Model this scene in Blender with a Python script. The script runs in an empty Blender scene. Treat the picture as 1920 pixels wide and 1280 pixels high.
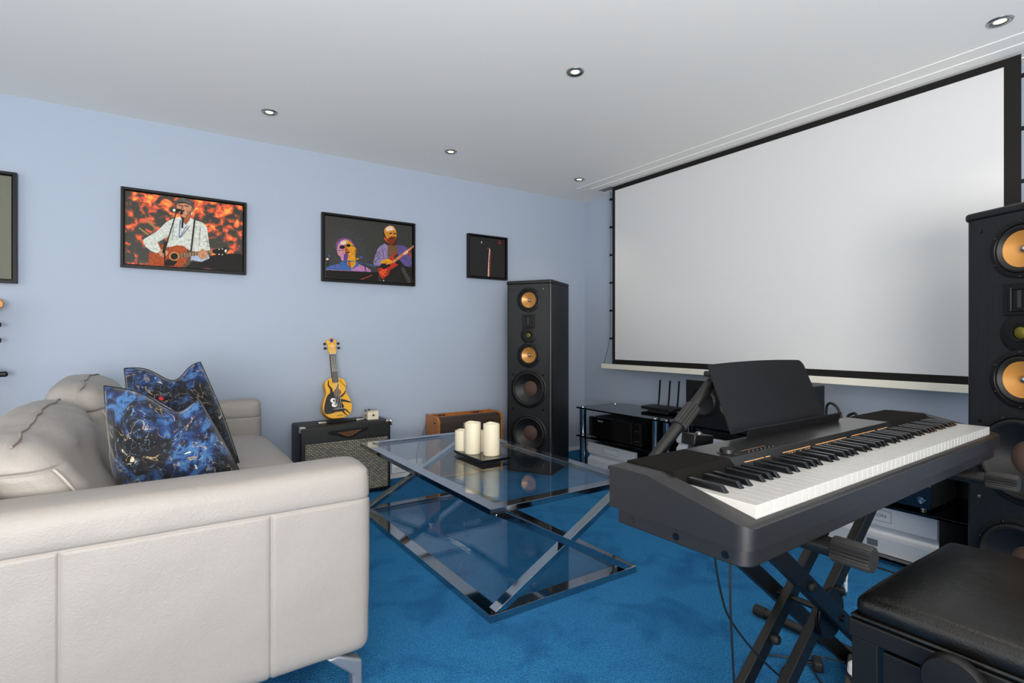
import bpy, bmesh, math, random
from mathutils import Vector, Matrix, noise
S = bpy.context.scene
PI = math.pi

# ------------------------------------------------------------------ camera, world, lights, exposure
cam = bpy.data.cameras.new('camera'); cam.sensor_width = 36.0; cam.lens = 18.71
cam.shift_y = -8/1920; cam.clip_start = 0.02
cam_o = bpy.data.objects.new('camera', cam); S.collection.objects.link(cam_o)
cam_o.location = (0, 0, 1.0)
cam_o.rotation_euler = (PI/2, 0, -math.atan2(.5591, .8291))
S.camera = cam_o
S.view_settings.view_transform = 'Standard'; S.view_settings.look = 'None'
S.view_settings.gamma = 1.0; S.view_settings.use_curve_mapping = False
S.view_settings.exposure = -0.04
W = bpy.data.worlds.new('world'); S.world = W; W.use_nodes = True
W.node_tree.nodes['Background'].inputs[0].default_value = (.75, .87, 1, 1)
W.node_tree.nodes['Background'].inputs[1].default_value = 1.0

def area(name, loc, rot, sx, sy, power, col):
    l = bpy.data.lights.new(name, 'AREA'); l.shape = 'RECTANGLE'; l.size = sx; l.size_y = sy
    l.energy = power; l.color = col
    o = bpy.data.objects.new(name, l); o.location = loc; o.rotation_euler = rot
    S.collection.objects.link(o); return o
# daylight through the patio window in the left wall and the wide window behind the camera
area('daylight_left', (-2.66, .95, 1.15), (0, -PI/2, 0), 1.9, 3.1, 36, (1, .985, .96))
area('daylight_front', (.6, -2.46, 1.2), (PI/2, 0, 0), 4.4, 1.8, 34, (1, .985, .96))
# added fill light behind the camera, aimed up to brighten the ceiling
fill_ = area('ceiling_fill', (-.6, -1.3, .95), (0, 0, 0), 1.4, 1.2, 205, (1, .955, .90))
fill_.rotation_euler = Vector((.40, .58, 1)).to_track_quat('-Z', 'Y').to_euler()

# ------------------------------------------------------------------ helpers
COL = S.collection
def lin(h):
    h = h.lstrip('#'); o = []
    for i in (0, 2, 4):
        v = int(h[i:i+2], 16)/255
        o.append(v/12.92 if v <= .04045 else ((v+.055)/1.055)**2.4)
    return (*o, 1)
def new_mat(name):
    m = bpy.data.materials.new(name); m.use_nodes = True
    nt = m.node_tree; b = nt.nodes['Principled BSDF']
    return m, nt, b
def mat(name, col, rough=.5, metal=0, spec=.5, bump=None, var=None, emit=None, coat=0, sheen=0, sss=0):
    """bump=(scale,strength,distance)  var=(scale,colour2,lo,hi)"""
    m, nt, b = new_mat(name)
    c = lin(col) if isinstance(col, str) else col
    b.inputs['Base Color'].default_value = c
    b.inputs['Roughness'].default_value = rough; b.inputs['Metallic'].default_value = metal
    b.inputs['Specular IOR Level'].default_value = spec
    b.inputs['Coat Weight'].default_value = coat
    b.inputs['Sheen Weight'].default_value = sheen
    if sss:
        b.inputs['Subsurface Weight'].default_value = sss
        b.inputs['Subsurface Radius'].default_value = (.02, .015, .008)
    if emit: b.inputs['Emission Color'].default_value = lin(emit[0]); b.inputs['Emission Strength'].default_value = emit[1]
    tc = None
    if bump or var: tc = nt.nodes.new('ShaderNodeTexCoord')
    if bump:
        n = nt.nodes.new('ShaderNodeTexNoise'); n.inputs['Scale'].default_value = bump[0]; n.inputs['Detail'].default_value = 4
        bp = nt.nodes.new('ShaderNodeBump'); bp.inputs['Strength'].default_value = bump[1]; bp.inputs['Distance'].default_value = bump[2]
        nt.links.new(tc.outputs['Object'], n.inputs['Vector']); nt.links.new(n.outputs['Fac'], bp.inputs['Height'])
        nt.links.new(bp.outputs['Normal'], b.inputs['Normal'])
    if var:
        n = nt.nodes.new('ShaderNodeTexNoise'); n.inputs['Scale'].default_value = var[0]; n.inputs['Detail'].default_value = 5
        r = nt.nodes.new('ShaderNodeValToRGB')
        r.color_ramp.elements[0].position = var[2]; r.color_ramp.elements[0].color = c
        r.color_ramp.elements[1].position = var[3]; r.color_ramp.elements[1].color = lin(var[1])
        nt.links.new(tc.outputs['Object'], n.inputs['Vector']); nt.links.new(n.outputs['Fac'], r.inputs['Fac'])
        nt.links.new(r.outputs['Color'], b.inputs['Base Color'])
    return m

def box_arrays(h, r, seams=(), step=.06):
    s = {-h, h, -h+r, h-r, -h+r*.62, h-r*.62, -h+r*.3, h-r*.3, -h+r*.08, h-r*.08}
    n = max(2, int(2*h/step))
    for i in range(n+1):
        v = -h+2*h*i/n
        if abs(v) < h-r: s.add(v)
    for q in seams:
        for d in (-.007, -.0035, -.0015, 0, .0015, .0035, .007):
            if abs(q+d) < h-r: s.add(q+d)
    a = sorted(s); out = [a[0]]
    for v in a[1:]:
        if v-out[-1] > 1e-4: out.append(v)
    out[-1] = a[-1]
    return out

class MB:
    """collects shapes and links them as ONE mesh object"""
    def __init__(s): s.v = []; s.f = []; s.m = []; s.M = Matrix(); s.mi = 0
    def add(s, vs, fs, mi=None):
        o = len(s.v); s.v += [s.M @ Vector(p) for p in vs]
        s.f += [[o+i for i in f] for f in fs]; s.m += [s.mi if mi is None else mi]*len(fs); return s
    def box(s, x0, x1, y0, y1, z0, z1, mi=None):
        vs = [(x0,y0,z0),(x1,y0,z0),(x1,y1,z0),(x0,y1,z0),(x0,y0,z1),(x1,y0,z1),(x1,y1,z1),(x0,y1,z1)]
        return s.add(vs, [(0,3,2,1),(4,5,6,7),(0,1,5,4),(1,2,6,5),(2,3,7,6),(3,0,4,7)], mi)
    def lathe(s, prof, n=32, M=None, mi=None, flute=0, fl_n=0):
        """prof = [(r, z)...] about +Z; M places it"""
        M = M or Matrix(); vs = []; fs = []; k = len(prof); ix = {}
        for i, (r, z) in enumerate(prof):
            for j in range(n):
                if r < 1e-3 and i in (0, k-1) and j: ix[i, j] = ix[i, 0]; continue
                a = 2*PI*j/n; rr = r
                if flute and r > 1e-4: rr = r - (flute if j % 2 else 0)
                if r < 1e-3: rr = 0
                ix[i, j] = len(vs); vs.append(M @ Vector((rr*math.cos(a), rr*math.sin(a), z)))
        for j in range(n):
            jn = (j+1) % n
            for i in range(k-1):
                a, b_, c, d = ix[i, j], ix[i, jn], ix[i+1, jn], ix[i+1, j]
                if prof[i][0] < 1e-6: fs.append((a, c, d))
                elif prof[i+1][0] < 1e-6: fs.append((a, b_, c))
                else: fs.append((a, b_, c, d))
        return s.add(vs, fs, mi)
    def cyl(s, p, q, r, n=20, mi=None, r2=None, flute=0):
        p = Vector(p); q = Vector(q); d = q-p; L = d.length
        M = Matrix.Translation(p) @ d.to_track_quat('Z', 'Y').to_matrix().to_4x4()
        r2 = r if r2 is None else r2
        return s.lathe([(0,0),(r,0),(r2,L),(0,L)], n, M, mi, flute)
    def bar(s, p, q, w, t, up=(0,0,1), mi=None):
        """rectangular bar p->q, w across (in the plane holding 'up'), t thick"""
        p = Vector(p); q = Vector(q); d = (q-p).normalized(); side = d.cross(Vector(up)).normalized(); u = side.cross(d)
        a = side*t/2; b_ = u*w/2
        vs = [p-a-b_, p+a-b_, p+a+b_, p-a+b_, q-a-b_, q+a-b_, q+a+b_, q-a+b_]
        return s.add(vs, [(0,3,2,1),(4,5,6,7),(0,1,5,4),(1,2,6,5),(2,3,7,6),(3,0,4,7)], mi)
    def tube(s, pts, r, n=8, mi=None, sub=6):
        P = [Vector(p) for p in pts]; C = []
        for i in range(len(P)-1):
            p0 = P[max(i-1,0)]; p1 = P[i]; p2 = P[i+1]; p3 = P[min(i+2,len(P)-1)]
            for k in range(sub):
                t = k/sub; t2 = t*t; t3 = t2*t
                C.append(.5*((2*p1)+(p2-p0)*t+(2*p0-5*p1+4*p2-p3)*t2+(3*p1-p0-3*p2+p3)*t3))
        C.append(P[-1]); vs = []; fs = []
        T = (C[1]-C[0]).normalized(); N = T.orthogonal().normalized()
        for i, c in enumerate(C):
            t = (C[min(i+1,len(C)-1)]-C[max(i-1,0)]).normalized()
            N = (N - t*N.dot(t)).normalized(); B = t.cross(N)
            for j in range(n):
                a = 2*PI*j/n; vs.append(c+(N*math.cos(a)+B*math.sin(a))*r)
        for i in range(len(C)-1):
            for j in range(n):
                jn = (j+1) % n; fs.append((i*n+j, i*n+jn, (i+1)*n+jn, (i+1)*n+j))
        fs.append(tuple(reversed(range(n)))); fs.append(tuple((len(C)-1)*n+j for j in range(n)))
        return s.add(vs, fs, mi)
    def prism(s, pts, a, b_, axis='y', mi=None):
        """polygon pts (2D) extruded from a to b_ along axis; pts are (x,z) for y, (y,z) for x, (x,y) for z"""
        def P(p, t): return {'y': (p[0], t, p[1]), 'x': (t, p[0], p[1]), 'z': (p[0], p[1], t)}[axis]
        n = len(pts); vs = [P(p, a) for p in pts]+[P(p, b_) for p in pts]
        fs = [tuple(range(n)), tuple(reversed(range(n, 2*n)))]+[(i, i+n, (i+1) % n+n, (i+1) % n) for i in range(n)]
        return s.add(vs, fs, mi)
    def soft(s, c, h, r, disp=None, seams=((),(),()), step=.06, mi=None):
        """rounded box centre c, half sizes h; disp(local point, normal) -> local point"""
        A = [box_arrays(h[i], r, seams[i], step) for i in range(3)]
        idx = {}; vs = []; fs = []
        def V(p):
            k = tuple(round(x, 5) for x in p)
            if k not in idx:
                pv = Vector(p); q = Vector([max(-(h[i]-r), min(h[i]-r, p[i])) for i in range(3)])
                d = pv-q; nrm = d.normalized() if d.length > 1e-9 else Vector((0,0,1))
                w = q+nrm*r if d.length > 1e-9 else pv
                if disp: w = disp(w, nrm)
                idx[k] = len(vs); vs.append(Vector(c)+w)
            return idx[k]
        for ax in range(3):
            u, v = (ax+1) % 3, (ax+2) % 3
            for sg in (-1, 1):
                for i in range(len(A[u])-1):
                    for j in range(len(A[v])-1):
                        q = []
                        for (a, b_) in ((i,j),(i+1,j),(i+1,j+1),(i,j+1)):
                            p = [0,0,0]; p[ax] = sg*h[ax]; p[u] = A[u][a]; p[v] = A[v][b_]; q.append(V(p))
                        if sg < 0: q.reverse()
                        fs.append(q)
        return s.add(vs, fs, mi)
    def build(s, name, mats, parent=None, bevel=0, seg=2, smooth=38, fix=True):
        me = bpy.data.meshes.new(name); me.from_pydata([tuple(v) for v in s.v], [], s.f)
        if not isinstance(mats, (list, tuple)): mats = [mats]
        for m in mats: me.materials.append(m)
        for p, mi in zip(me.polygons, s.m): p.material_index = mi
        bm = bmesh.new(); bm.from_mesh(me)
        if fix: bmesh.ops.recalc_face_normals(bm, faces=bm.faces)
        lim = math.radians(smooth)
        for f in bm.faces: f.smooth = True
        for e in bm.edges:
            if len(e.link_faces) == 2 and e.calc_face_angle(0) > lim: e.smooth = False
        bm.to_mesh(me); bm.free()
        o = bpy.data.objects.new(name, me); COL.objects.link(o)
        if parent: o.parent = parent
        if bevel:
            b = o.modifiers.new('bevel', 'BEVEL'); b.width = bevel; b.segments = seg; b.limit_method = 'ANGLE'
            b.angle_limit = math.radians(40); b.harden_normals = True
        return o
def tag(o, label, cat=None, group=None, kind=None):
    if label: o['label'] = label
    if cat: o['category'] = cat
    if group: o['group'] = group
    if kind: o['kind'] = kind
    return o
def thing(name, label, cat, loc=(0,0,0), rz=0, group=None):
    o = bpy.data.objects.new(name, None); COL.objects.link(o); o.empty_display_size = .05
    o.location = loc; o.rotation_euler = (0, 0, rz); return tag(o, label, cat, group)
def dup(root, loc, rz, label, group=None):
    r = root.copy(); COL.objects.link(r); r.location = loc; r.rotation_euler = (0,0,rz); r['label'] = label
    if group: r['group'] = group
    for ch in list(root.children):
        c = ch.copy(); COL.objects.link(c); c.parent = r
        for g in list(ch.children):
            d = g.copy(); COL.objects.link(d); d.parent = c
    return r
def struct(name, mb, m, label=None, **k):
    o = mb.build(name, m, **k); o['kind'] = 'structure'
    if label: o['label'] = label
    return o
def text(name, body, size, m, parent, loc, rot, depth=.0004, align='CENTER', shear=0, sx=1):
    c = bpy.data.curves.new(name, 'FONT'); c.body = body; c.size = size; c.extrude = depth
    c.align_x = align; c.align_y = 'CENTER'; c.shear = shear; c.resolution_u = 2
    t = bpy.data.objects.new('tmp', c); COL.objects.link(t)
    bpy.context.view_layer.update()
    me = bpy.data.meshes.new_from_object(t.evaluated_get(bpy.context.evaluated_depsgraph_get()))
    bpy.data.objects.remove(t); me.name = name; me.materials.clear(); me.materials.append(m)
    for v in me.vertices: v.co.x *= sx
    o = bpy.data.objects.new(name, me); COL.objects.link(o); o.parent = parent; o.location = loc; o.rotation_euler = rot
    return o
TXY = (PI/2, 0, 0)          # text facing -Y

def cut(o, mb):
    c = mb.build('cutter', [], o.parent); md = o.modifiers.new('cut', 'BOOLEAN'); md.object = c; md.operation = 'DIFFERENCE'; md.solver = 'EXACT'
    bpy.context.view_layer.update()
    me = bpy.data.meshes.new_from_object(o.evaluated_get(bpy.context.evaluated_depsgraph_get()))
    o.modifiers.remove(md); o.data = me; bpy.data.objects.remove(c)
    bm = bmesh.new(); bm.from_mesh(me)
    for f in bm.faces: f.smooth = True
    for e in bm.edges: e.smooth = not (len(e.link_faces) != 2 or e.calc_face_angle(0) > math.radians(30))
    bm.to_mesh(me); bm.free()
# ------------------------------------------------------------------ materials
M = {}
M['wall'] = mat('blue_wall_paint', '#A2AEBF', .62, spec=.35, bump=(60, .04, .002))
M['ceil'] = mat('white_ceiling_paint', '#F0EDE8', .6, spec=.3, bump=(40, .03, .002))
M['wallw'] = mat('white_wall_paint', '#E9E6E0', .6)
M['trimw'] = mat('white_trim_paint', '#DEDDD8', .45)
# blue cut-pile carpet with brushed darker patches
def carpet():
    m, nt, b = new_mat('blue_carpet'); L = nt.links
    tc = nt.nodes.new('ShaderNodeTexCoord')
    n1 = nt.nodes.new('ShaderNodeTexNoise'); n1.inputs['Scale'].default_value = 4.5; n1.inputs['Detail'].default_value = 6; n1.inputs['Distortion'].default_value = 1.2
    r1 = nt.nodes.new('ShaderNodeValToRGB'); e = r1.color_ramp.elements
    e[0].position = .33; e[0].color = lin('#1D6093'); e[1].position = .52; e[1].color = lin('#2A76AA')
    n2 = nt.nodes.new('ShaderNodeTexNoise'); n2.inputs['Scale'].default_value = 190; n2.inputs['Detail'].default_value = 2
    r2 = nt.nodes.new('ShaderNodeValToRGB'); r2.color_ramp.elements[0].position = .3; r2.color_ramp.elements[0].color = (.55,.55,.55,1); r2.color_ramp.elements[1].position = .65; r2.color_ramp.elements[1].color = (1.18,1.18,1.18,1)
    mx = nt.nodes.new('ShaderNodeMix'); mx.data_type = 'RGBA'; mx.blend_type = 'MULTIPLY'; mx.inputs[0].default_value = 1
    bp = nt.nodes.new('ShaderNodeBump'); bp.inputs['Strength'].default_value = 1; bp.inputs['Distance'].default_value = .012
    for n in (n1, n2): L.new(tc.outputs['Object'], n.inputs['Vector'])
    L.new(n1.outputs['Fac'], r1.inputs['Fac']); L.new(n2.outputs['Fac'], r2.inputs['Fac'])
    L.new(r1.outputs['Color'], mx.inputs[6]); L.new(r2.outputs['Color'], mx.inputs[7]); L.new(mx.outputs[2], b.inputs['Base Color'])
    L.new(n2.outputs['Fac'], bp.inputs['Height']); L.new(bp.outputs['Normal'], b.inputs['Normal'])
    b.inputs['Roughness'].default_value = 1; b.inputs['Specular IOR Level'].default_value = .08
    b.inputs['Sheen Weight'].default_value = .25; b.inputs['Sheen Roughness'].default_value = .6
    b.inputs['Sheen Tint'].default_value = lin('#5AA0E0')
    return m
M['carpet'] = carpet()
def leather(name, col, rough, scale=220, dist=.0009, spec=.5):
    m, nt, b = new_mat(name); L = nt.links
    tc = nt.nodes.new('ShaderNodeTexCoord')
    v = nt.nodes.new('ShaderNodeTexVoronoi'); v.inputs['Scale'].default_value = scale; v.feature = 'SMOOTH_F1'
    n = nt.nodes.new('ShaderNodeTexNoise'); n.inputs['Scale'].default_value = 7; n.inputs['Detail'].default_value = 3
    b1 = nt.nodes.new('ShaderNodeBump'); b1.inputs['Strength'].default_value = .55; b1.inputs['Distance'].default_value = dist
    b2 = nt.nodes.new('ShaderNodeBump'); b2.inputs['Strength'].default_value = .35; b2.inputs['Distance'].default_value = .012
    L.new(tc.outputs['Object'], v.inputs['Vector']); L.new(tc.outputs['Object'], n.inputs['Vector'])
    L.new(v.outputs['Distance'], b1.inputs['Height']); L.new(n.outputs['Fac'], b2.inputs['Height'])
    L.new(b2.outputs['Normal'], b1.inputs['Normal']); L.new(b1.outputs['Normal'], b.inputs['Normal'])
    b.inputs['Base Color'].default_value = lin(col); b.inputs['Roughness'].default_value = rough
    b.inputs['Specular IOR Level'].default_value = spec
    return m
M['leather'] = leather('cream_leather', '#918C87', .5)
M['bench_leather'] = leather('black_vinyl', '#050504', .34, 400, .0005, .38)
M['stitch'] = mat('seam_thread', '#A8A199', .8)
M['seamd'] = mat('dark_seam_thread', '#8A837C', .8)
M['chrome'] = mat('polished_chrome', '#B4B5B8', .06, 1)
M['satin'] = mat('satin_chrome', '#8F939B', .28, .6)
M['steel'] = mat('brushed_steel', '#A9A8A4', .3, 1)
M['nickel'] = mat('nickel', '#CFC7B4', .22, 1)
M['black'] = mat('black_satin_plastic', '#080809', .45, spec=.32)
M['blackm'] = mat('black_matte_metal', '#0B0B0A', .42, spec=.45)
M['rubber'] = mat('black_rubber', '#080808', .6)
M['gloss'] = mat('black_gloss', '#050506', .06, spec=.7)
M['cable'] = mat('black_cable', '#0B0B0B', .5)
M['white'] = mat('white_plastic', '#E8E8E6', .4)
M['greyp'] = mat('grey_plastic', '#7B8186', .5)
M['screen'] = mat('white_screen_fabric', '#CBCCCD', .85, spec=.15)
M['sborder'] = mat('black_screen_border', '#1C1B1A', .8, spec=.2)
M['cream'] = mat('cream_painted_metal', '#E2DFD0', .45)
M['piano'] = mat('charcoal_plastic', '#121215', .4, bump=(900, .15, .0003))
M['pianopanel'] = mat('black_control_panel', '#161616', .28, bump=(1200, .1, .0002))
M['cloth'] = mat('black_speaker_cloth', '#0F0E0C', .95, spec=.1, bump=(1500, .4, .0006))
M['ivory'] = mat('white_key', '#A6A5A2', .28)
M['ebony'] = mat('black_key', '#0B0C0E', .2)
M['legend'] = mat('panel_legend_print', '#B98A5A', .6)
M['silver'] = mat('brushed_silver_aluminium', '#BDC1C6', .33, .3)
M['silverd'] = mat('dark_silver_engraving', '#5B6067', .5, .4)
M['whitetxt'] = mat('white_print', '#D8D8D8', .6)
M['greytxt'] = mat('grey_print', '#8A8F93', .6)
M['candle'] = mat('ivory_wax', '#DDD5BC', .5, sss=.3)
M['wood'] = mat('warm_cherry_wood', '#B5702F', .35, var=(9, '#8F5220', .35, .7))
M['brownf'] = mat('dark_brown_vinyl', '#33261C', .5, bump=(700, .2, .0004))
M['tolex'] = mat('black_tolex', '#0C0C0B', .5, bump=(500, .5, .0008))
M['cone_b'] = mat('black_woofer_cone', '#0D0D0E', .45)
M['dust_b'] = mat('brown_dust_cap', '#4A352C', .75)
M['kev'] = mat('amber_cone', '#B5803F', .35, .3, bump=(60, .1, .001))
M['tweet'] = mat('olive_tweeter', '#5E5A1A', .4, .5)
M['uke'] = mat('yellow_lacquer', '#DFA50E', .3, coat=.3)
M['ukeside'] = mat('golden_wood', '#BE8A32', .4)
M['frame'] = mat('black_picture_frame', '#0A0909', .45, spec=.25)
M['olive'] = mat('olive_grey_print', '#5F6353', .6, bump=(500, .2, .0005))
M['amberw'] = mat('amber_headstock', '#C07A22', .35)
def ash():
    m, nt, b = new_mat('black_ash_veneer'); L = nt.links
    tc = nt.nodes.new('ShaderNodeTexCoord'); mp = nt.nodes.new('ShaderNodeMapping'); mp.inputs['Scale'].default_value = (160, 160, 5)
    n = nt.nodes.new('ShaderNodeTexNoise'); n.inputs['Scale'].default_value = 1; n.inputs['Detail'].default_value = 4
    r = nt.nodes.new('ShaderNodeValToRGB'); r.color_ramp.elements[0].position = .4; r.color_ramp.elements[0].color = lin('#08090A'); r.color_ramp.elements[1].position = .75; r.color_ramp.elements[1].color = lin('#16171A')
    bp = nt.nodes.new('ShaderNodeBump'); bp.inputs['Strength'].default_value = .3; bp.inputs['Distance'].default_value = .0006
    L.new(tc.outputs['Object'], mp.inputs['Vector']); L.new(mp.outputs['Vector'], n.inputs['Vector'])
    L.new(n.outputs['Fac'], r.inputs['Fac']); L.new(r.outputs['Color'], b.inputs['Base Color'])
    L.new(n.outputs['Fac'], bp.inputs['Height']); L.new(bp.outputs['Normal'], b.inputs['Normal'])
    b.inputs['Roughness'].default_value = .42
    return m
M['ash'] = ash()
def glass(name, tint, boost=1.0):
    m, nt, b = new_mat(name); L = nt.links; nt.nodes.remove(b)
    out = nt.nodes['Material Output']
    g = nt.nodes.new('ShaderNodeNewGeometry'); fr = nt.nodes.new('ShaderNodeFresnel')
    mr = nt.nodes.new('ShaderNodeMapRange'); mr.inputs['To Min'].default_value = 1.5; mr.inputs['To Max'].default_value = 1/1.5
    L.new(g.outputs['Backfacing'], mr.inputs['Value']); L.new(mr.outputs['Result'], fr.inputs['IOR'])
    mu = nt.nodes.new('ShaderNodeMath'); mu.operation = 'MULTIPLY'; mu.inputs[1].default_value = boost; mu.use_clamp = True
    L.new(fr.outputs['Fac'], mu.inputs[0])
    t = nt.nodes.new('ShaderNodeBsdfTransparent'); t.inputs['Color'].default_value = tint
    gl = nt.nodes.new('ShaderNodeBsdfGlossy'); gl.inputs['Roughness'].default_value = .0
    mx = nt.nodes.new('ShaderNodeMixShader')
    L.new(mu.outputs[0], mx.inputs[0]); L.new(t.outputs[0], mx.inputs[1]); L.new(gl.outputs[0], mx.inputs[2]); L.new(mx.outputs[0], out.inputs['Surface'])
    return m
M['glass'] = glass('clear_glass', (.93, .968, .975, 1), .85)
M['bglass'] = glass('black_tinted_glass', (.1, .1, .115, 1), 1.3)
def grille():
    m, nt, b = new_mat('silver_woven_grille'); L = nt.links
    tc = nt.nodes.new('ShaderNodeTexCoord'); mp = nt.nodes.new('ShaderNodeMapping'); mp.inputs['Rotation'].default_value = (PI/2, 0, 0)
    br = nt.nodes.new('ShaderNodeTexBrick'); br.inputs['Scale'].default_value = 1; br.inputs['Brick Width'].default_value = .024; br.inputs['Row Height'].default_value = .0105
    br.inputs['Mortar Size'].default_value = .0018; br.inputs['Color1'].default_value = lin('#A8A391'); br.inputs['Color2'].default_value = lin('#847F70'); br.inputs['Mortar'].default_value = lin('#15140F')
    bp = nt.nodes.new('ShaderNodeBump'); bp.inputs['Strength'].default_value = .6; bp.inputs['Distance'].default_value = .001; bp.invert = True
    L.new(tc.outputs['Object'], mp.inputs['Vector']); L.new(mp.outputs['Vector'], br.inputs['Vector'])
    L.new(br.outputs['Color'], b.inputs['Base Color']); L.new(br.outputs['Fac'], bp.inputs['Height']); L.new(bp.outputs['Normal'], b.inputs['Normal'])
    b.inputs['Roughness'].default_value = .6
    return m
M['grille'] = grille()
def painterly(name, seed, d0=.435):
    """dark abstract velvet print: blue washes, black fields, pale twigs and red dots"""
    m, nt, b = new_mat(name); L = nt.links; N = nt.nodes.new
    tc = N('ShaderNodeTexCoord'); mp = N('ShaderNodeMapping'); mp.inputs['Location'].default_value = seed
    L.new(tc.outputs['Object'], mp.inputs['Vector']); vec = mp.outputs['Vector']
    def noise_(sc, det=5, dis=0.0):
        n = N('ShaderNodeTexNoise'); n.inputs['Scale'].default_value = sc; n.inputs['Detail'].default_value = det; n.inputs['Distortion'].default_value = dis
        L.new(vec, n.inputs['Vector']); return n
    def ramp(src, stops):
        r = N('ShaderNodeValToRGB'); e = r.color_ramp.elements
        e[0].position = stops[0][0]; e[0].color = stops[0][1]; e[1].position = stops[-1][0]; e[1].color = stops[-1][1]
        for p, c in stops[1:-1]:
            q = e.new(p); q.color = c
        L.new(src, r.inputs['Fac']); return r.outputs['Color']
    def mix(f, a, c):
        x = N('ShaderNodeMix'); x.data_type = 'RGBA'; L.new(f, x.inputs[0])
        for i, q in ((6, a), (7, c)):
            if isinstance(q, tuple): x.inputs[i].default_value = q
            else: L.new(q, x.inputs[i])
        return x.outputs[2]
    k = (0,0,0,1); w = (1,1,1,1)
    base = ramp(noise_(16, 10, 1.8).outputs['Fac'], [(.34, lin('#05070F')), (.44, lin('#0A1A3E')), (.52, lin('#163566')), (.60, lin('#35608C')), (.68, lin('#0C2150'))])
    sz = N('ShaderNodeSeparateXYZ'); L.new(tc.outputs['Object'], sz.inputs[0])
    ad = N('ShaderNodeMath'); ad.operation = 'MULTIPLY_ADD'; ad.inputs[1].default_value = -.8; L.new(sz.outputs['Z'], ad.inputs[0]); L.new(noise_(5.5, 8, 1.6).outputs['Fac'], ad.inputs[2])
    dark = ramp(ad.outputs[0], [(d0, k), (d0+.07, w)])
    col = mix(dark, base, lin('#0A0B12'))
    tw = ramp(noise_(8, 3, 3).outputs['Fac'], [(.48, k), (.496, w), (.512, k)])
    tw2 = ramp(noise_(24, 2).outputs['Fac'], [(.5, k), (.56, w)])
    mm = N('ShaderNodeMath'); mm.operation = 'MULTIPLY'; L.new(tw, mm.inputs[0]); L.new(tw2, mm.inputs[1])
    col = mix(mm.outputs[0], col, lin('#A08C6C'))
    tw3 = ramp(noise_(11, 3, 4).outputs['Fac'], [(.44, k), (.447, w), (.455, k)])
    col = mix(tw3, col, lin('#6D8FAE'))
    v = N('ShaderNodeTexVoronoi'); v.inputs['Scale'].default_value = 14; L.new(vec, v.inputs['Vector'])
    dot = ramp(v.outputs['Distance'], [(.10, w), (.13, k)])
    sp = ramp(noise_(6, 1).outputs['Fac'], [(.60, k), (.62, w)])
    m2 = N('ShaderNodeMath'); m2.operation = 'MULTIPLY'; L.new(dot, m2.inputs[0]); L.new(sp, m2.inputs[1])
    col = mix(m2.outputs[0], col, lin('#C22A3A'))
    wh = ramp(noise_(19, 7, 1.5).outputs['Fac'], [(.68, k), (.70, w)])
    col = mix(wh, col, lin('#CFC6AC'))
    L.new(col, b.inputs['Base Color'])
    b.inputs['Roughness'].default_value = .7; b.inputs['Sheen Weight'].default_value = .3; b.inputs['Specular IOR Level'].default_value = .25
    return m
M['velvet'] = painterly('dark_floral_velvet', (3.1, 1.7, .4))
M['velvet2'] = painterly('dark_floral_velvet_dark', (9.3, 4.2, 7.7), .40)
def autumn():
    m, nt, b = new_mat('autumn_leaf_print'); L = nt.links; N = nt.nodes.new
    tc = N('ShaderNodeTexCoord')
    def nz(sc, det, dis=0):
        n = N('ShaderNodeTexNoise'); n.inputs['Scale'].default_value = sc; n.inputs['Detail'].default_value = det; n.inputs['Distortion'].default_value = dis
        L.new(tc.outputs['Object'], n.inputs['Vector']); return n
    n = nz(26, 3, .3); g = N('ShaderNodeSeparateXYZ'); L.new(tc.outputs['Object'], g.inputs[0])
    # brighter foliage towards the top of the printed picture, dark meadow at its foot
    a = N('ShaderNodeMath'); a.operation = 'MULTIPLY_ADD'; a.inputs[1].default_value = .3; L.new(g.outputs['Z'], a.inputs[0]); L.new(n.outputs['Fac'], a.inputs[2])
    n3 = nz(7, 2); a2 = N('ShaderNodeMath'); a2.operation = 'MULTIPLY_ADD'; a2.inputs[1].default_value = .35; L.new(n3.outputs['Fac'], a2.inputs[0]); L.new(a.outputs[0], a2.inputs[2])
    r = N('ShaderNodeValToRGB'); e = r.color_ramp.elements
    e[0].position = .66; e[0].color = lin('#1B1A10'); e[1].position = .97; e[1].color = lin('#F0A23A')
    for p, c in ((.73, '#2C2410'), (.79, '#7E3512'), (.84, '#D3481E'), (.90, '#E8622A')):
        q = e.new(p); q.color = lin(c)
    L.new(a2.outputs[0], r.inputs['Fac']); L.new(r.outputs['Color'], b.inputs['Base Color']); b.inputs['Roughness'].default_value = .55
    return m
M['autumn'] = autumn()
# ------------------------------------------------------------------ the room
XL, XR, YF, YB, H = -2.6, 3.22, -2.4, 3.606, 2.21
struct('floor', MB().box(XL-.1, XR+.1, YF-.1, YB+.1, -.1, 0), M['carpet'], 'bright blue cut-pile carpet over the whole floor')
c = MB().box(XL-.1, XR+.1, YF-.1, YB+.1, H, H+.1)
struct('ceiling', c, M['ceil'], 'white painted ceiling with recessed lights')
struct('wall_back', MB().box(XL-.1, XR+.1, YB, YB+.1, 0, H), M['wall'], 'pale blue wall hung with framed pictures')
struct('wall_right', MB().box(XR, XR+.1, YF-.1, YB, 0, H), M['wall'], 'pale blue wall behind the projection screen')
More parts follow.
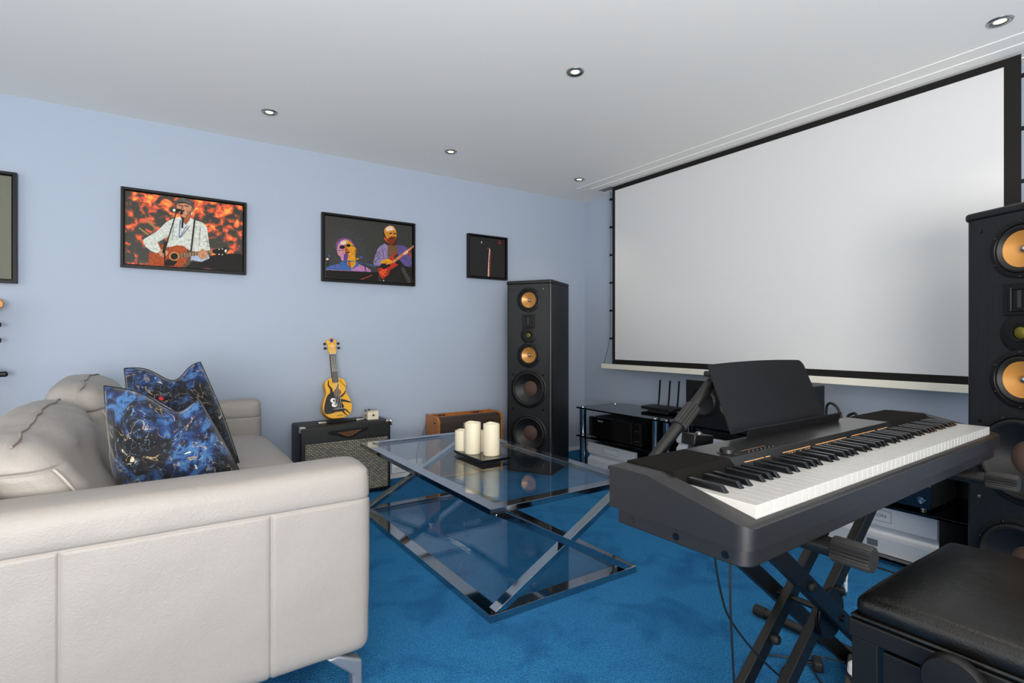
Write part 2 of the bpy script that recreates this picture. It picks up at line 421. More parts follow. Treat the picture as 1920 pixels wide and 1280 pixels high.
# walls behind the camera, each with a real window opening
w = MB(); w.box(XL-.1, XL, YF-.1, -.65, 0, H); w.box(XL-.1, XL, 2.55, YB, 0, H); w.box(XL-.1, XL, -.65, 2.55, 2.12, H); w.box(XL-.1, XL, -.65, 2.55, 0, .16)
struct('wall_left', w, M['wallw'])
w = MB(); w.box(XL, -1.65, YF-.1, YF, 0, H); w.box(2.85, XR, YF-.1, YF, 0, H); w.box(-1.65, 2.85, YF-.1, YF, 0, .28); w.box(-1.65, 2.85, YF-.1, YF, 2.12, H)
struct('wall_front', w, M['wallw'])
def window(name, horiz, a0, a1, z0, z1, p, n):
    w = MB()
    def B(a, b_, c_, d):
        if horiz: w.box(a, b_, p-.03, p+.03, c_, d)
        else: w.box(p-.03, p+.03, a, b_, c_, d)
    B(a0, a1, z0, z0+.06); B(a0, a1, z1-.06, z1)
    for i in range(n+1):
        q = a0+(a1-a0)*i/n; B(max(a0, q-.035), min(a1, q+.035), z0+.06, z1-.06)
    return struct(name, w, M['trimw'])
window('window_1', False, -.65, 2.55, .16, 2.12, XL-.03, 3)
window('window_2', True, -1.65, 2.85, .28, 2.12, YF-.03, 4)
sk = .03
struct('baseboard_back', MB().box(XL, XR, YB-.012, YB, 0, sk), M['trimw'])
struct('baseboard_right', MB().box(XR-.012, XR, YF, YB-.012, 0, sk), M['trimw'])
# screen slot trim in the ceiling: two shallow steps and a grey patch for the shade inside the slot end
t = MB(); t.box(2.86, 2.955, .25, 3.30, H-.003, H); t.box(2.955, 3.03, .25, 3.235, H-.006, H); t.box(3.115, 3.2, .25, 3.235, H-.006, H); t.box(2.955, 3.2, 3.235, 3.30, H-.003, H)
struct('trim_1', t, M['ceil'], 'stepped white ceiling trim along the projection screen slot', bevel=.001)
struct('trim_2', MB().box(3.03, 3.115, 3.10, 3.235, H-.003, H), M['greyp'], 'flat grey patch standing in for the dark open end of the screen slot')

# ------------------------------------------------------------------ recessed ceiling lights
def downlight(x, y, label, lit=True, r=.041):
    t = thing('ceiling_light', label, 'ceiling light', (x, y, H), 0, 'recessed ceiling lights')
    ring = MB().lathe([(.026,-.001),(.026,-.004),(.030,-.006),(.036,-.006),(.038,-.004),(.0405,-.001),(r,0)], 40)
    ring.lathe([(.018,-.0008),(.022,-.0035),(.026,-.0012)], 40)
    ring.build('trim_ring', M['steel'], t, fix=False)
    MB().lathe([(0,-.0018),(.012,-.0022),(.019,-.0015)], 32).build('lens', M['lens'] if lit else M['lens_off'], t, fix=False)
    if lit:
        l = bpy.data.lights.new('spot', 'SPOT'); l.energy = 6; l.color = (1, .86, .62); l.spot_size = math.radians(95); l.spot_blend = .8; l.shadow_soft_size = .025
        o = bpy.data.objects.new('spot', l); COL.objects.link(o); o.parent = t; o.location = (0,0,-.02)
M['greyd'] = mat('dark_grey_foil', '#3A3A3C', .45, .5)
M['lens'] = mat('lit_lens', '#FFF2CC', .3, emit=('#FFE7A6', 6))
M['lens_off'] = mat('unlit_lens', '#B4B4B2', .3)
downlight(.518, 3.102, 'lit recessed ceiling light above the sofa end of the picture wall')
downlight(1.609, 3.101, 'lit recessed ceiling light between the singer pair picture and the corner')
downlight(2.708, 3.094, 'lit recessed ceiling light in the corner beside the screen slot')
downlight(1.596, 1.851, 'lit recessed ceiling light in the middle of the ceiling')
downlight(2.689, .645, 'lit recessed ceiling light nearest the right end of the screen')
downlight(1.6, .60, 'lit recessed ceiling light straight above the piano keys, past the top edge')
downlight(-.600, 3.14, 'unlit grey recessed ceiling light at the left edge of the photo', False)

# ------------------------------------------------------------------ projection screen
t = thing('projection_screen', 'large pull-down white projection screen with black border', 'projection screen', (3.07, 1.9, 0))
Y0, Y1, Z0, Z1 = .7234-1.9, 3.075-1.9, .822, 2.175
MB().box(0, .003, Y0, Y1, Z0, Z1).build('screen_fabric', M['screen'], t)
b = MB(); o0, o1 = .668-1.9, 3.105-1.9
b.box(-.0008, .004, o0, Y0, .785, 2.208); b.box(-.0008, .004, Y1, o1, .785, 2.208); b.box(-.0008, .004, Y0, Y1, .785, Z0); b.box(-.0008, .004, Y0, Y1, Z1, 2.208)
b.build('border', M['sborder'], t)
MB().box(-.012, .016, .55-1.9, 3.223-1.9, .745, .784).build('weight_bar', M['cream'], t, bevel=.003)
for yy, ye, d in ((o1, 3.205-1.9, 1), (o0, .568-1.9, -1)):
    cd = MB(); pts = [(.002, ye, .784)]
    for i in range(6):
        z = .99+i*.225; pts.append((.002, yy+d*(.030-.003*i), z))
    pts.append((.002, yy+d*.035, 2.205))
    cd.tube(pts, .0016, 6, sub=2); cd.build('tension_cord', M['cable'], t)
    for i in range(6):
        z = .99+i*.225
        MB().box(-.003, .007, min(yy, yy+d*.031), max(yy, yy+d*.031), z-.008, z+.008).build('cord_clip', M['sborder'], t)

# ------------------------------------------------------------------ framed pictures
def shade(h):
    return '#'+''.join('%02X' % int(int(h[i:i+2], 16)*.72) for i in (1, 3, 5))
def flat(polys, cols, name, parent, y0):
    """printed figure: thin inked shapes lying on the canvas"""
    names = []; mb = MB(); k = 0
    for cn, pts in polys:
        if cn not in names: names.append(cn)
        k += 1; y = y0-.00012*k
        P = [(x/1000, y, z/1000) for x, z in pts]
        mb.add(P, [tuple(range(len(P)))], names.index(cn))
    return mb.build(name, [mat('print_'+n, cols[n], .6, spec=.25, var=(75, shade(cols[n]), .40, .75)) for n in names], parent, fix=False)
def picture(x0, x1, z0, z1, label, canvas_mat, fw=.014, gap=.006):
    t = thing('framed_picture', label, 'picture', (x0, YB, z0), 0, 'framed pictures on the blue wall')
    w, h = x1-x0, z1-z0; D = .036
    f = MB()
    for a in ((0, fw, 0, h), (w-fw, w, 0, h), (fw, w-fw, 0, fw), (fw, w-fw, h-fw, h)): f.box(a[0], a[1], -D, -.002, a[2], a[3])
    f.box(fw, w-fw, -.010, -.004, fw, h-fw)
    f.build('frame', M['frame'], t, bevel=.0012)
    g = fw+gap
    MB().box(g, w-g, -D+.010, -.010, g, h-g).build('canvas', canvas_mat, t, bevel=.0015)
    return t
ART_C = dict(dk='#17130E', tan='#A08050', trou='#191815', shirt='#D2D6CB', shirtd='#8E9189', collar='#E0E2D8', neck='#9C5A38', skin='#C98C68', blue='#4766A8', cuff='#A9B8CF',
 gtr='#A8481C', gtrd='#5E4A3C', gtr2='#8E4018', pg='#150D0A', ring='#C98B4A', neckw='#8E7355', wh='#E4E0D6', strap='#2C2A22', cap='#57544B', capd='#2E2C27',
 gray='#3C3D3C', dkbg='#15140F', shb='#3A64A0', shb2='#5A5FA8', pink='#B57BB0', yel='#D9961C', ora='#B4511A', hairp='#7A4A86', pink2='#C9879A', wh2='#E6CDB8', lip='#5C1F26',
 micb='#2E48A0', micr='#9C2A5A', boom='#3F5C8C', boomd='#1E2A44', pno='#12110E', red2='#A83A28', dkl='#1A1815', jg='#3E3C38', jac='#8C7AA4', jacd='#2E2640', jac2='#5A4A84',
 brn='#6E5030', hair='#3A1E14', face2='#D08A2A', beard='#7A3014', gred='#B4281A', gora='#D8521E', gnk='#C97F4E', gnkd='#6E3A20', yel2='#E8B48A')
ART_A=[('dk',[(361,29),(375,76),(470,116),(594,127),(594,12)]),('tan',[(115,270),(158,219),(165,227),(122,278)]),('tan',[(80,218),(123,185),(127,193),(84,225)]),('trou',[(308,56),(375,57),(383,21),(295,20)]),('shirt',[(272,308),(237,292),(205,266),(168,216),(131,184),(106,164),(100,153),(112,121),(137,100),(171,85),(190,114),(167,148),(190,166),(213,188),(219,169),(209,127),(263,143),(328,119),(375,115),(425,131),(416,189),(408,263),(388,288),(341,301),(321,310)]),('shirtd',[(372,263),(366,153),(370,153),(377,263)]),('shirtd',[(214,190),(164,151),(166,147),(216,186)]),('shirtd',[(400,218),(413,149),(417,151),(404,220)]),('shirtd',[(242,270),(235,171),(239,171),(245,270)]),('collar',[(272,308),(256,295),(250,267),(282,290)]),('collar',[(321,310),(341,301),(338,255),(308,270)]),('neck',[(272,320),(283,287),(302,266),(321,295),(325,330)]),('blue',[(273,289),(267,186),(271,186),(278,290)]),('blue',[(307,264),(271,191),(274,189),(310,262)]),('dk',[(317,257),(275,191),(277,189),(319,255)]),('cuff',[(328,88),(415,107),(423,84),(381,60),(328,66)]),('gtr',[(130,97),(126,56),(130,19),(205,20),(302,21),(325,45),(329,88),(316,124),(289,144),(256,143),(224,121),(190,99),(155,88)]),('gtrd',[(302,21),(325,45),(329,88),(316,124),(308,129),(312,87),(302,47),(282,22)]),('gtr2',[(168,149),(199,137),(215,116),(190,99),(177,128)]),('pg',[(205,46),(215,63),(263,52),(244,24),(205,23)]),('ring',[(271,82),(268,68),(259,58),(247,54),(235,56),(226,65),(222,78),(226,91),(235,101),(247,105),(259,103),(268,94)]),('pg',[(265,81),(262,71),(256,64),(247,61),(238,62),(231,69),(229,78),(231,88),(238,95),(247,99),(256,97),(262,90)]),('neckw',[(269,96),(437,135),(438,118),(272,71)]),('dk',[(274,98),(276,73),(278,73),(277,98)]),('dk',[(288,101),(289,76),(292,77),(291,101)]),('dk',[(302,104),(303,80),(306,80),(304,105)]),('dk',[(315,107),(317,84),(319,84),(318,108)]),('dk',[(329,111),(331,87),(333,88),(332,111)]),('dk',[(343,114),(345,91),(347,91),(346,114)]),('dk',[(357,117),(358,95),(361,95),(360,118)]),('dk',[(371,120),(373,98),(375,99),(374,121)]),('dk',[(385,124),(387,102),(389,102),(388,124)]),('dk',[(399,127),(401,106),(404,106),(402,128)]),('dk',[(414,130),(415,109),(418,110),(416,131)]),('dk',[(437,135),(477,148),(505,157),(516,128),(484,104),(438,116)]),('wh',[(474,142),(472,138),(468,138),(467,141),(468,144),(472,145)]),('wh',[(491,146),(489,142),(486,142),(484,145),(486,148),(489,149)]),('wh',[(474,111),(472,108),(468,108),(467,111),(468,114),(472,115)]),('wh',[(491,111),(489,108),(486,108),(484,111),(486,114),(489,115)]),('wh',[(511,135),(509,129),(505,125),(501,128),(499,134),(501,141),(505,144),(509,142)]),('skin',[(171,97),(190,115),(221,103),(212,84),(196,68),(177,79)]),('skin',[(360,106),(385,138),(410,115),(407,83),(381,75),(365,90)]),('strap',[(341,299),(349,298),(333,119),(324,118)]),('skin',[(260,386),(256,367),(261,345),(272,321),(292,305),(312,309),(328,331),(339,355),(335,385),(295,403)]),('neck',[(308,309),(328,331),(339,355),(335,374),(318,341),(298,311)]),('pg',[(262,371),(288,369),(289,374),(263,375)]),('pg',[(294,371),(315,370),(315,375),(294,376)]),('neck',[(285,372),(275,350),(279,348),(290,370)]),('pg',[(276,344),(296,349),(292,337),(277,337)]),('wh',[(334,334),(333,327),(331,324),(328,326),(327,333),(328,339),(331,342),(333,340)]),('cap',[(249,373),(255,401),(279,417),(315,416),(335,398),(343,375),(341,355),(333,364),(321,383),(295,395),(266,391)]),('capd',[(249,373),(266,391),(295,395),(321,383),(325,379),(295,387),(263,381)]),('dk',[(281,345),(278,340),(272,336),(263,333),(254,334),(247,336),(245,340),(247,345),(254,349),(263,352),(272,352),(278,349)]),('wh',[(252,341),(250,335),(245,331),(240,333),(238,339),(240,346),(245,349),(250,347)]),('dk',[(289,329),(286,323),(280,320),(274,321),(272,327),(274,333),(280,337),(286,335)]),('dk',[(253,333),(202,123),(207,122),(258,332)]),('dk',[(197,122),(200,20),(206,21),(204,123)]),('dk',[(200,154),(189,93),(199,91),(210,152)]),('dk',[(283,306),(279,244),(288,245),(292,306)]),]
ART_B=[('gray',[(35,148),(46,233),(88,307),(142,352),(205,355),(260,318),(293,257),(301,178),(297,121),(205,99),(39,102)]),('dkbg',[(38,164),(34,102),(43,102),(47,164)]),('shb',[(26,88),(58,106),(99,118),(123,128),(128,142),(146,145),(189,100),(205,81),(26,72)]),('shb2',[(61,104),(84,111),(80,88),(63,85)]),('shb2',[(92,114),(119,122),(115,96),(96,89)]),('pink',[(197,78),(189,94),(220,116),(232,136),(260,123),(297,113),(325,96),(330,83)]),('shb',[(220,135),(236,138),(248,122),(224,108),(199,90),(189,96)]),('yel',[(163,166),(222,171),(225,136),(220,122),(199,96),(181,109),(167,123)]),('ora',[(181,152),(169,128),(181,109),(193,102),(189,133)]),('hairp',[(89,237),(96,265),(115,287),(142,298),(169,297),(193,287),(210,265),(220,238),(214,218),(103,208),(92,218)]),('pink2',[(99,223),(107,255),(126,278),(150,287),(157,244),(146,208),(154,165),(142,141),(126,148),(121,169),(105,179),(98,200)]),('yel',[(150,287),(173,285),(193,271),(210,249),(224,235),(228,215),(220,195),(220,171),(205,156),(177,156),(154,165),(146,208),(157,244)]),('wh2',[(119,264),(142,280),(165,280),(157,260),(130,249)]),('ora',[(150,228),(157,252),(165,229),(181,215),(169,210),(150,208)]),('dk',[(151,236),(148,229),(141,223),(132,221),(123,222),(116,226),(114,232),(116,239),(123,244),(132,247),(141,246),(148,242)]),('dk',[(188,250),(186,244),(181,240),(174,238),(167,239),(162,242),(160,247),(162,253),(167,258),(174,260),(181,259),(186,255)]),('dk',[(103,206),(146,214),(146,217),(103,209)]),('dk',[(146,241),(162,247),(161,251),(145,245)]),('dk',[(184,253),(212,244),(213,247),(185,256)]),('ora',[(226,215),(225,208),(223,203),(220,201),(218,202),(216,207),(215,214),(216,221),(218,226),(220,228),(223,227),(225,222)]),('lip',[(152,206),(183,209),(181,199),(157,195)]),('micb',[(142,180),(152,195),(173,195),(171,171),(157,131),(142,129)]),('micr',[(157,189),(173,191),(161,150),(154,150)]),('boom',[(140,145),(161,150),(350,131),(363,114),(301,130),(205,142),(150,136)]),('boomd',[(271,151),(292,80),(298,82),(278,153)]),('yel',[(245,165),(243,162),(240,160),(234,159),(229,159),(225,161),(224,163),(225,166),(229,169),(234,170),(240,170),(243,168)]),('boom',[(268,177),(267,171),(263,167),(258,165),(253,166),(250,170),(248,175),(250,181),(253,185),(258,187),(263,186),(267,183)]),('boom',[(53,169),(52,163),(50,159),(46,157),(43,158),(40,162),(40,167),(40,173),(43,177),(46,179),(50,178),(52,174)]),('wh2',[(44,147),(43,143),(40,140),(35,139),(30,140),(27,142),(26,145),(27,149),(30,152),(35,153),(40,152),(43,150)]),('pno',[(26,74),(150,80),(330,83),(377,83),(383,19),(26,20)]),('red2',[(257,22),(339,58),(337,63),(255,28)]),('pink',[(26,74),(329,82),(330,85),(26,77)]),('dkl',[(383,136),(447,149),(524,180),(626,146),(640,25),(409,22),(379,71)]),('jg',[(543,122),(601,21),(625,34),(567,135)]),('jac',[(426,288),(388,262),(373,240),(358,199),(343,149),(352,128),(388,126),(430,172),(455,191),(451,272)]),('jacd',[(366,226),(391,208),(393,211),(368,229)]),('jacd',[(362,210),(387,192),(389,194),(364,213)]),('jacd',[(352,148),(389,184),(386,186),(349,151)]),('jacd',[(407,251),(420,179),(423,180),(410,252)]),('jac2',[(516,287),(568,285),(599,270),(619,221),(628,167),(617,137),(573,142),(533,181),(516,229)]),('brn',[(447,288),(516,278),(522,238),(481,193),(455,178),(447,214)]),('hair',[(419,375),(421,306),(442,288),(460,279),(494,276),(511,303),(518,345),(507,401),(460,414)]),('face2',[(419,375),(432,401),(462,417),(490,414),(507,393),(513,361),(511,332),(492,309),(464,306),(442,320),(428,347)]),('wh2',[(434,397),(462,413),(490,408),(498,388),(460,380),(438,369)]),('beard',[(447,325),(468,339),(507,344),(511,327),(498,301),(472,274),(453,297)]),('dk',[(479,363),(478,361),(474,358),(468,357),(463,357),(458,359),(457,361),(458,363),(463,366),(468,367),(474,367),(478,366)]),('dk',[(507,364),(506,362),(503,360),(498,359),(494,359),(491,360),(490,362),(491,365),(494,367),(498,368),(503,368),(506,366)]),('ora',[(482,363),(487,345),(493,347),(488,365)]),('dk',[(496,332),(494,330),(490,329),(483,327),(477,327),(472,328),(470,329),(472,331),(477,333),(483,334),(490,334),(494,334)]),('ora',[(421,335),(438,320),(455,289),(442,296),(419,314)]),('gred',[(375,103),(383,114),(409,118),(447,137),(468,151),(453,174),(481,209),(511,233),(522,229),(498,207),(490,181),(494,157),(526,147),(490,119),(468,110),(453,72),(413,37),(392,51)]),('gora',[(383,87),(409,105),(442,108),(438,71),(413,49)]),('dk',[(400,129),(460,154),(468,134),(421,106),(404,113)]),('dk',[(434,75),(433,69),(430,67),(427,69),(426,74),(427,79),(430,82),(433,80)]),('dk',[(420,57),(419,53),(416,51),(414,53),(412,57),(414,61),(416,63),(419,61)]),('dk',[(444,96),(443,92),(440,90),(438,91),(437,95),(438,99),(440,101),(443,100)]),('gnk',[(480,170),(640,296),(640,278),(490,154)]),('gnkd',[(506,192),(512,178),(514,179),(508,193)]),('gnkd',[(521,204),(527,190),(529,191),(523,205)]),('gnkd',[(536,216),(542,202),(544,203),(538,217)]),('gnkd',[(550,228),(557,214),(559,215),(552,229)]),('gnkd',[(565,239),(572,225),(574,226),(567,240)]),('gnkd',[(580,251),(587,237),(589,238),(582,252)]),('gnkd',[(596,263),(602,249),(604,250),(598,264)]),('gnkd',[(611,275),(617,261),(619,262),(613,276)]),('gnkd',[(626,287),(633,273),(635,274),(628,288)]),('yel',[(394,157),(426,178),(453,182),(479,170),(483,156),(438,138),(426,147),(398,145)]),('ora',[(424,149),(445,138),(448,143),(427,154)]),('yel2',[(562,229),(573,246),(599,259),(608,245),(586,227),(573,219)]),('red2',[(599,253),(617,242),(628,205),(613,212),(599,232)]),('dk',[(28,66),(65,65),(65,66),(28,67)]),('wh',[(414,32),(415,22),(420,23),(419,33)]),]

D_ = -.036+.0098
p = picture(-.148, .467, 1.381, 1.818, 'framed canvas of a singer in white shirt and cap playing acoustic guitar', M['autumn'])
p.rotation_euler = (0, math.radians(.35), 0)
flat(ART_A, ART_C, 'printed_guitarist', p, D_)
M['stagebg'] = mat('dark_stage_print', '#24231D', .5)
p = picture(.914, 1.568, 1.367, 1.819, 'framed canvas of a singer at a microphone beside a red electric guitarist', M['stagebg'])
flat(ART_B, ART_C, 'printed_musicians', p, D_)
M['blackpr'] = mat('black_print', '#100D0C', .5)
p = picture(2.006, 2.366, 1.457, 1.80, 'small square framed black print with a thin white and red streak', M['blackpr'], .013, .005)
flat([('wh', [(178,22),(188,22),(190,150),(200,238),(192,244),(184,150)]), ('gred', [(188,22),(198,22),(202,120),(206,200),(201,235),(194,150)]), ('gred', [(176,236),(190,244),(188,250),(172,244)]),
      ('wh', [(118,276),(126,280),(124,292),(117,290)]), ('gred', [(284,286),(292,286),(290,316),(284,316)]), ('gred', [(276,296),(304,290),(305,296),(277,303)])], ART_C, 'printed_streak', p, D_)
picture(-1.12, -.563, 1.268, 1.818, 'framed plain olive-grey canvas cut by the left edge of the photo', M['olive'])

# ------------------------------------------------------------------ guitar at the far left (only its head comes into view)
t = thing('guitar', 'amber guitar head and black tuners peeping in at the left edge', 'guitar', (-.694, 3.50, 0))
MB().prism([(-.05,1.04),(.045,1.04),(.055,1.12),(.094,1.146),(.098,1.166),(.085,1.184),(.04,1.188),(-.04,1.188),(-.07,1.15),(-.07,1.1)], -.012, .008).build('headstock', M['amberw'], t, bevel=.004)
MB().box(-.028, .028, -.012, .010, .62, 1.04).build('neck', M['ukeside'], t, bevel=.004)
bd = MB(); bd.prism([(0.19*math.cos(a)*(1+.10*math.cos(2*a)), .37+.24*math.sin(a)*(1+.06*math.cos(3*a))) for a in [2*PI*i/36 for i in range(36)]], -.05, .04); bd.build('body', M['amberw'], t, bevel=.01)
for z in (.985, 1.06):
    k = MB(); k.cyl((.02, -.002, z), (.07, -.002, z), .003); k.soft((.078, -.002, z), (.010, .006, .011), .004); k.build('tuning_peg', M['black'], t)
t = thing('guitar_stand', 'black guitar stand with padded fork at the left edge', 'guitar stand', (-.715, 3.47, 0))
a = MB(); a.box(-.02, .085, -.005, .013, .822, .842); a.soft((.105, .004, .823), (.032, .012, .013), .010); a.box(.085, .105, -.004, .012, .82, .852); a.build('fork', M['black'], t, bevel=.003)
a = MB(); a.cyl((-.12, -.02, .0), (-.02, .0, .84), .011); a.build('pole', M['black'], t)
for dx in (-.25, .18): MB().cyl((-.1, -.02, .25), (dx, -.16, .012), .010).build('leg', M['black'], t)

# ------------------------------------------------------------------ wall sockets and lead
def socket(x0, x1, z0, z1, label):
    t = thing('wall_socket', label, 'socket', (x0, YB, z0), 0, 'wall sockets behind the coffee table')
    w, h = x1-x0, z1-z0
    MB().box(0, w, -.010, 0, 0, h).build('face_plate', M['white'], t, bevel=.003)
    for cx in (w*.3, w*.72):
        MB().lathe([(.0,.002),(.014,.002),(.017,.0),(.019,-.001)], 24, Matrix.Translation((cx, -.011, h/2)) @ Matrix.Rotation(PI/2, 4, 'X')).build('outlet', M['white'], t, fix=False)
        k = MB()
        for dx in (-.006, .006): k.box(cx+dx-.0015, cx+dx+.0015, -.0135, -.012, h/2-.003, h/2+.003)
        k.build('pin_hole', M['black'], t)
socket(1.400, 1.515, .033, .107, 'white wall socket plate right beside the tweed-fronted amplifier')
socket(1.523, 1.632, .037, .116, 'white wall socket plate nearer to the wooden amplifier')
tag(MB().tube([(1.66,3.575,.44),(1.655,3.585,.36),(1.62,3.585,.27),(1.595,3.588,.20),(1.585,3.588,.13),(1.583,3.582,.09)], .004).build('power_lead', M['greyp']), 'thin grey lead running down the wall from the wooden amplifier', 'cable')

# ------------------------------------------------------------------ black combo amplifier
t = thing('guitar_amplifier', 'black guitar amplifier with silver woven grille under the ukulele', 'amplifier', (.725, 3.33, 0))
w, d, h = .565, .245, .448
MB().soft((w/2, d/2, .012+h/2), (w/2, d/2, h/2), .014, step=.2).build('cabinet', M['tolex'], t)
MB().box(.03, w-.022, -.004, .004, .035, .355).build('speaker_grille', M['grille'], t)
b = MB(); b.prism([(.17,.425),(.40,.430),(.415,.424),(.405,.408),(.36,.398),(.325,.378),(.29,.370),(.255,.378),(.22,.395),(.175,.402),(.160,.412)], -.009, .0); b.build('name_badge', M['black'], t, bevel=.003)
b = MB(); b.prism([(.215,.412),(.37,.420),(.345,.404),(.31,.385),(.285,.380),(.262,.388),(.24,.400)], -.0115, -.006); b.build('badge_inlay', mat('brown_badge', '#5A3B22', .35), t, bevel=.001)
for x, s_ in ((0, 1), (w, -1)):
    b = MB(); b.soft((x+s_*.016, -.001, .455), (.018, .004, .0065), .003); b.soft((x+s_*.0, .0, .444), (.004, .016, .018), .003); b.soft((x+s_*.012, .012, .460), (.014, .014, .0025), .002)
    b.build('metal_corner', M['nickel'], t)
b = MB(); b.soft((.268, .085, .4665), (.125, .011, .0045), .004); b.build('carry_handle', M['tolex'], t)
for x in (.150, .386): MB().soft((x, .082, .4665), (.026, .013, .0075), .005).build('handle_bracket', M['nickel'], t)
for x in (.04, w-.04):
    for y in (.03, d-.03): MB().cyl((x, y, 0), (x, y, .013), .014).build('foot', M['rubber'], t)
tag(MB().tube([(.72,3.42,.10),(.68,3.40,.14),(.63,3.38,.16),(.58,3.36,.10),(.55,3.33,.02)], .003).build('amplifier_lead', M['cable']), 'thin black lead leaving the left side of the black amplifier', 'cable')

# ------------------------------------------------------------------ ukulele leaning on the wall
t = thing('ukulele', 'yellow ukulele with painted black octopus leaning against the wall', 'ukulele', (.972, 3.425, .4805))
t.rotation_euler = (math.radians(-15), math.radians(-1.5), 0)
prof = [(0,0),(.035,.002),(.062,.012),(.082,.032),(.091,.058),(.092,.082),(.085,.112),(.073,.140),(.064,.160),(.062,.175),(.065,.195),(.068,.212),(.066,.230),(.056,.246),(.038,.257),(.018,.2605)]
full = prof+[(-x, z) for x, z in reversed(prof[1:])]
b = MB(); b.prism(full, -.030, .030); b.build('body', M['ukeside'], t, bevel=.002)
b = MB(); b.prism([(x*.985, .001+z*.993) for x, z in full], -.0325, -.0295); b.build('top', M['uke'], t, bevel=.001)
yf = -.0330
def flat2(name, shapes, m, par, y=yf, th=.0005):
    b = MB()
    for P in shapes: b.prism(P, y-th, y)
    return b.build(name, m, par)
body = [(-.082,.040),(-.075,.034),(-.05,.033),(-.02,.040),(.0,.052),(.03,.052),(.04,.075),(.028,.10),(.016,.13),(-.002,.155),(-.02,.17),(-.033,.168),(-.05,.158),(-.062,.143),(-.073,.115),(-.082,.085),(-.086,.058)]
def tent(pts, w0, w1):
    L = []; R = []
    for i, p in enumerate(pts):
        a = Vector(pts[max(i-1,0)]); c_ = Vector(pts[min(i+1,len(pts)-1)]); d_ = (c_-a).normalized(); nn = Vector((-d_.y, d_.x)); ww = w0+(w1-w0)*i/(len(pts)-1)
        L.append(tuple(Vector(p)+nn*ww)); R.append(tuple(Vector(p)-nn*ww))
    return L+R[::-1]
sh = [body, tent([(-.03,.165),(-.030,.19),(-.045,.215),(-.042,.246)], .009, .003), tent([(0,.15),(.008,.185),(.012,.205),(.022,.222)], .010, .002), tent([(.01,.13),(.035,.142),(.052,.158),(.058,.172)], .007, .003),
      tent([(.015,.115),(.045,.108),(.075,.098),(.088,.092)], .010, .002), tent([(.02,.06),(.05,.048),(.065,.03),(.072,.026)], .006, .002), tent([(.02,.055),(.035,.035),(.045,.02),(.055,.012)], .006, .002)]
flat2('octopus_print', sh, M['blackpr'], t)
flat2('octopus_eye', [[(-.026+.016*math.cos(a), .116+.015*math.sin(a)) for a in [PI*i/10 for i in range(20)]], [(-.020+.017*math.cos(a), .087+.014*math.sin(a)) for a in [PI*i/10 for i in range(20)]]], M['white'], t, yf-.0007)
flat2('octopus_pupil', [[(-.020+.006*math.cos(a), .114+.007*math.sin(a)) for a in [PI*i/8 for i in range(16)]], [(-.012+.006*math.cos(a), .090+.006*math.sin(a)) for a in [PI*i/8 for i in range(16)]]], M['blackpr'], t, yf-.0014)
b = MB(); b.prism([(.006+.024*math.cos(a), .165+.024*math.sin(a)) for a in [PI*i/12 for i in range(24)]], yf-.0012, yf-.0004); b.build('sound_hole', mat('sound_hole_wood', '#5A3A22', .6), t)
MB().box(-.030, .036, yf-.006, yf, .042, .056).build('bridge', mat('dark_rosewood', '#1E1712', .5), t, bevel=.001)
MB().box(-.032, .038, yf-.009, yf-.004, .058, .061).build('saddle', M['ivory'], t)
b = MB(); b.box(-.019, .019, -.044, -.026, .235, .415); b.prism([(-.019,.235),(.019,.235),(.016,.228),(-.016,.228)], -.044, -.034); b.build('fingerboard', mat('rosewood_fingerboard', '#1A1513', .5), t)
b = MB()
for i in range(13): 
    z = .40-.172*(1-2**(-i/12))*1.15; b.box(-.019, .019, -.0455, -.043, z-.0009, z+.0009)
b.build('frets', M['nickel'], t)['kind'] = 'stuff'
MB().box(-.017, .017, -.026, -.006, .24, .415).build('neck', M['uke'], t, bevel=.004)
MB().box(-.0195, .0195, -.046, -.026, .413, .418).build('nut', M['ivory'], t)
b = MB(); b.prism([(-.018,.418),(.018,.418),(.026,.44),(.026,.465),(.030,.49),(.033,.505),(.026,.510),(.014,.512),(.008,.522),(-.004,.524),(-.010,.516),(-.020,.510),(-.036,.508),(-.032,.49),(-.026,.465),(-.027,.44)], -.040, -.026); b.build('headstock', M['uke'], t, bevel=.001)
flat2('headstock_octopus', [[(.001+.011*math.cos(a), .508+.010*math.sin(a)) for a in [PI*i/8 for i in range(16)]], tent([(0,.505),(-.018,.507)], .003, .001)]+[tent([(.0,.503),(.012*math.sin(k), .503-.014*math.cos(k))], .003, .001) for k in (-1.2,-.6,0,.6,1.2)], mat('blue_print', '#2A249A', .5), t, -.0401)
for z in (.455, .485):
    for s_ in (-1, 1):
        b = MB(); b.cyl((s_*.024, -.033, z), (s_*.037, -.033, z), .002); b.soft((s_*.044, -.033, z), (.0075, .004, .0075), .0035); b.build('tuning_peg', M['black'], t)
        MB().cyl((s_*.015, -.040, z), (s_*.015, -.048, z), .0045).build('string_post', M['nickel'], t)
for i, x in enumerate((-.0135, -.0045, .0045, .0135)):
    MB().tube([(x*1.2+.003, yf-.009, .06), (x, -.0475, .418), (x*1.1, -.044, .455 if i in (0, 3) else .485)], .0007, 5, sub=1).build('string', M['white'], t)
text('octopus_lettering', 'Octopus', .019, M['blackpr'], t, (.045, yf-.0006, .222), (PI/2, math.radians(50), 0), .0002, shear=.3)
text('ukulele_lettering', 'ukulele', .013, M['blackpr'], t, (.006, yf-.0006, .018), TXY, .0002, shear=.3)
text('headstock_lettering', 'Octopus', .010, M['white'], t, (0, -.0404, .470), TXY, .0002)

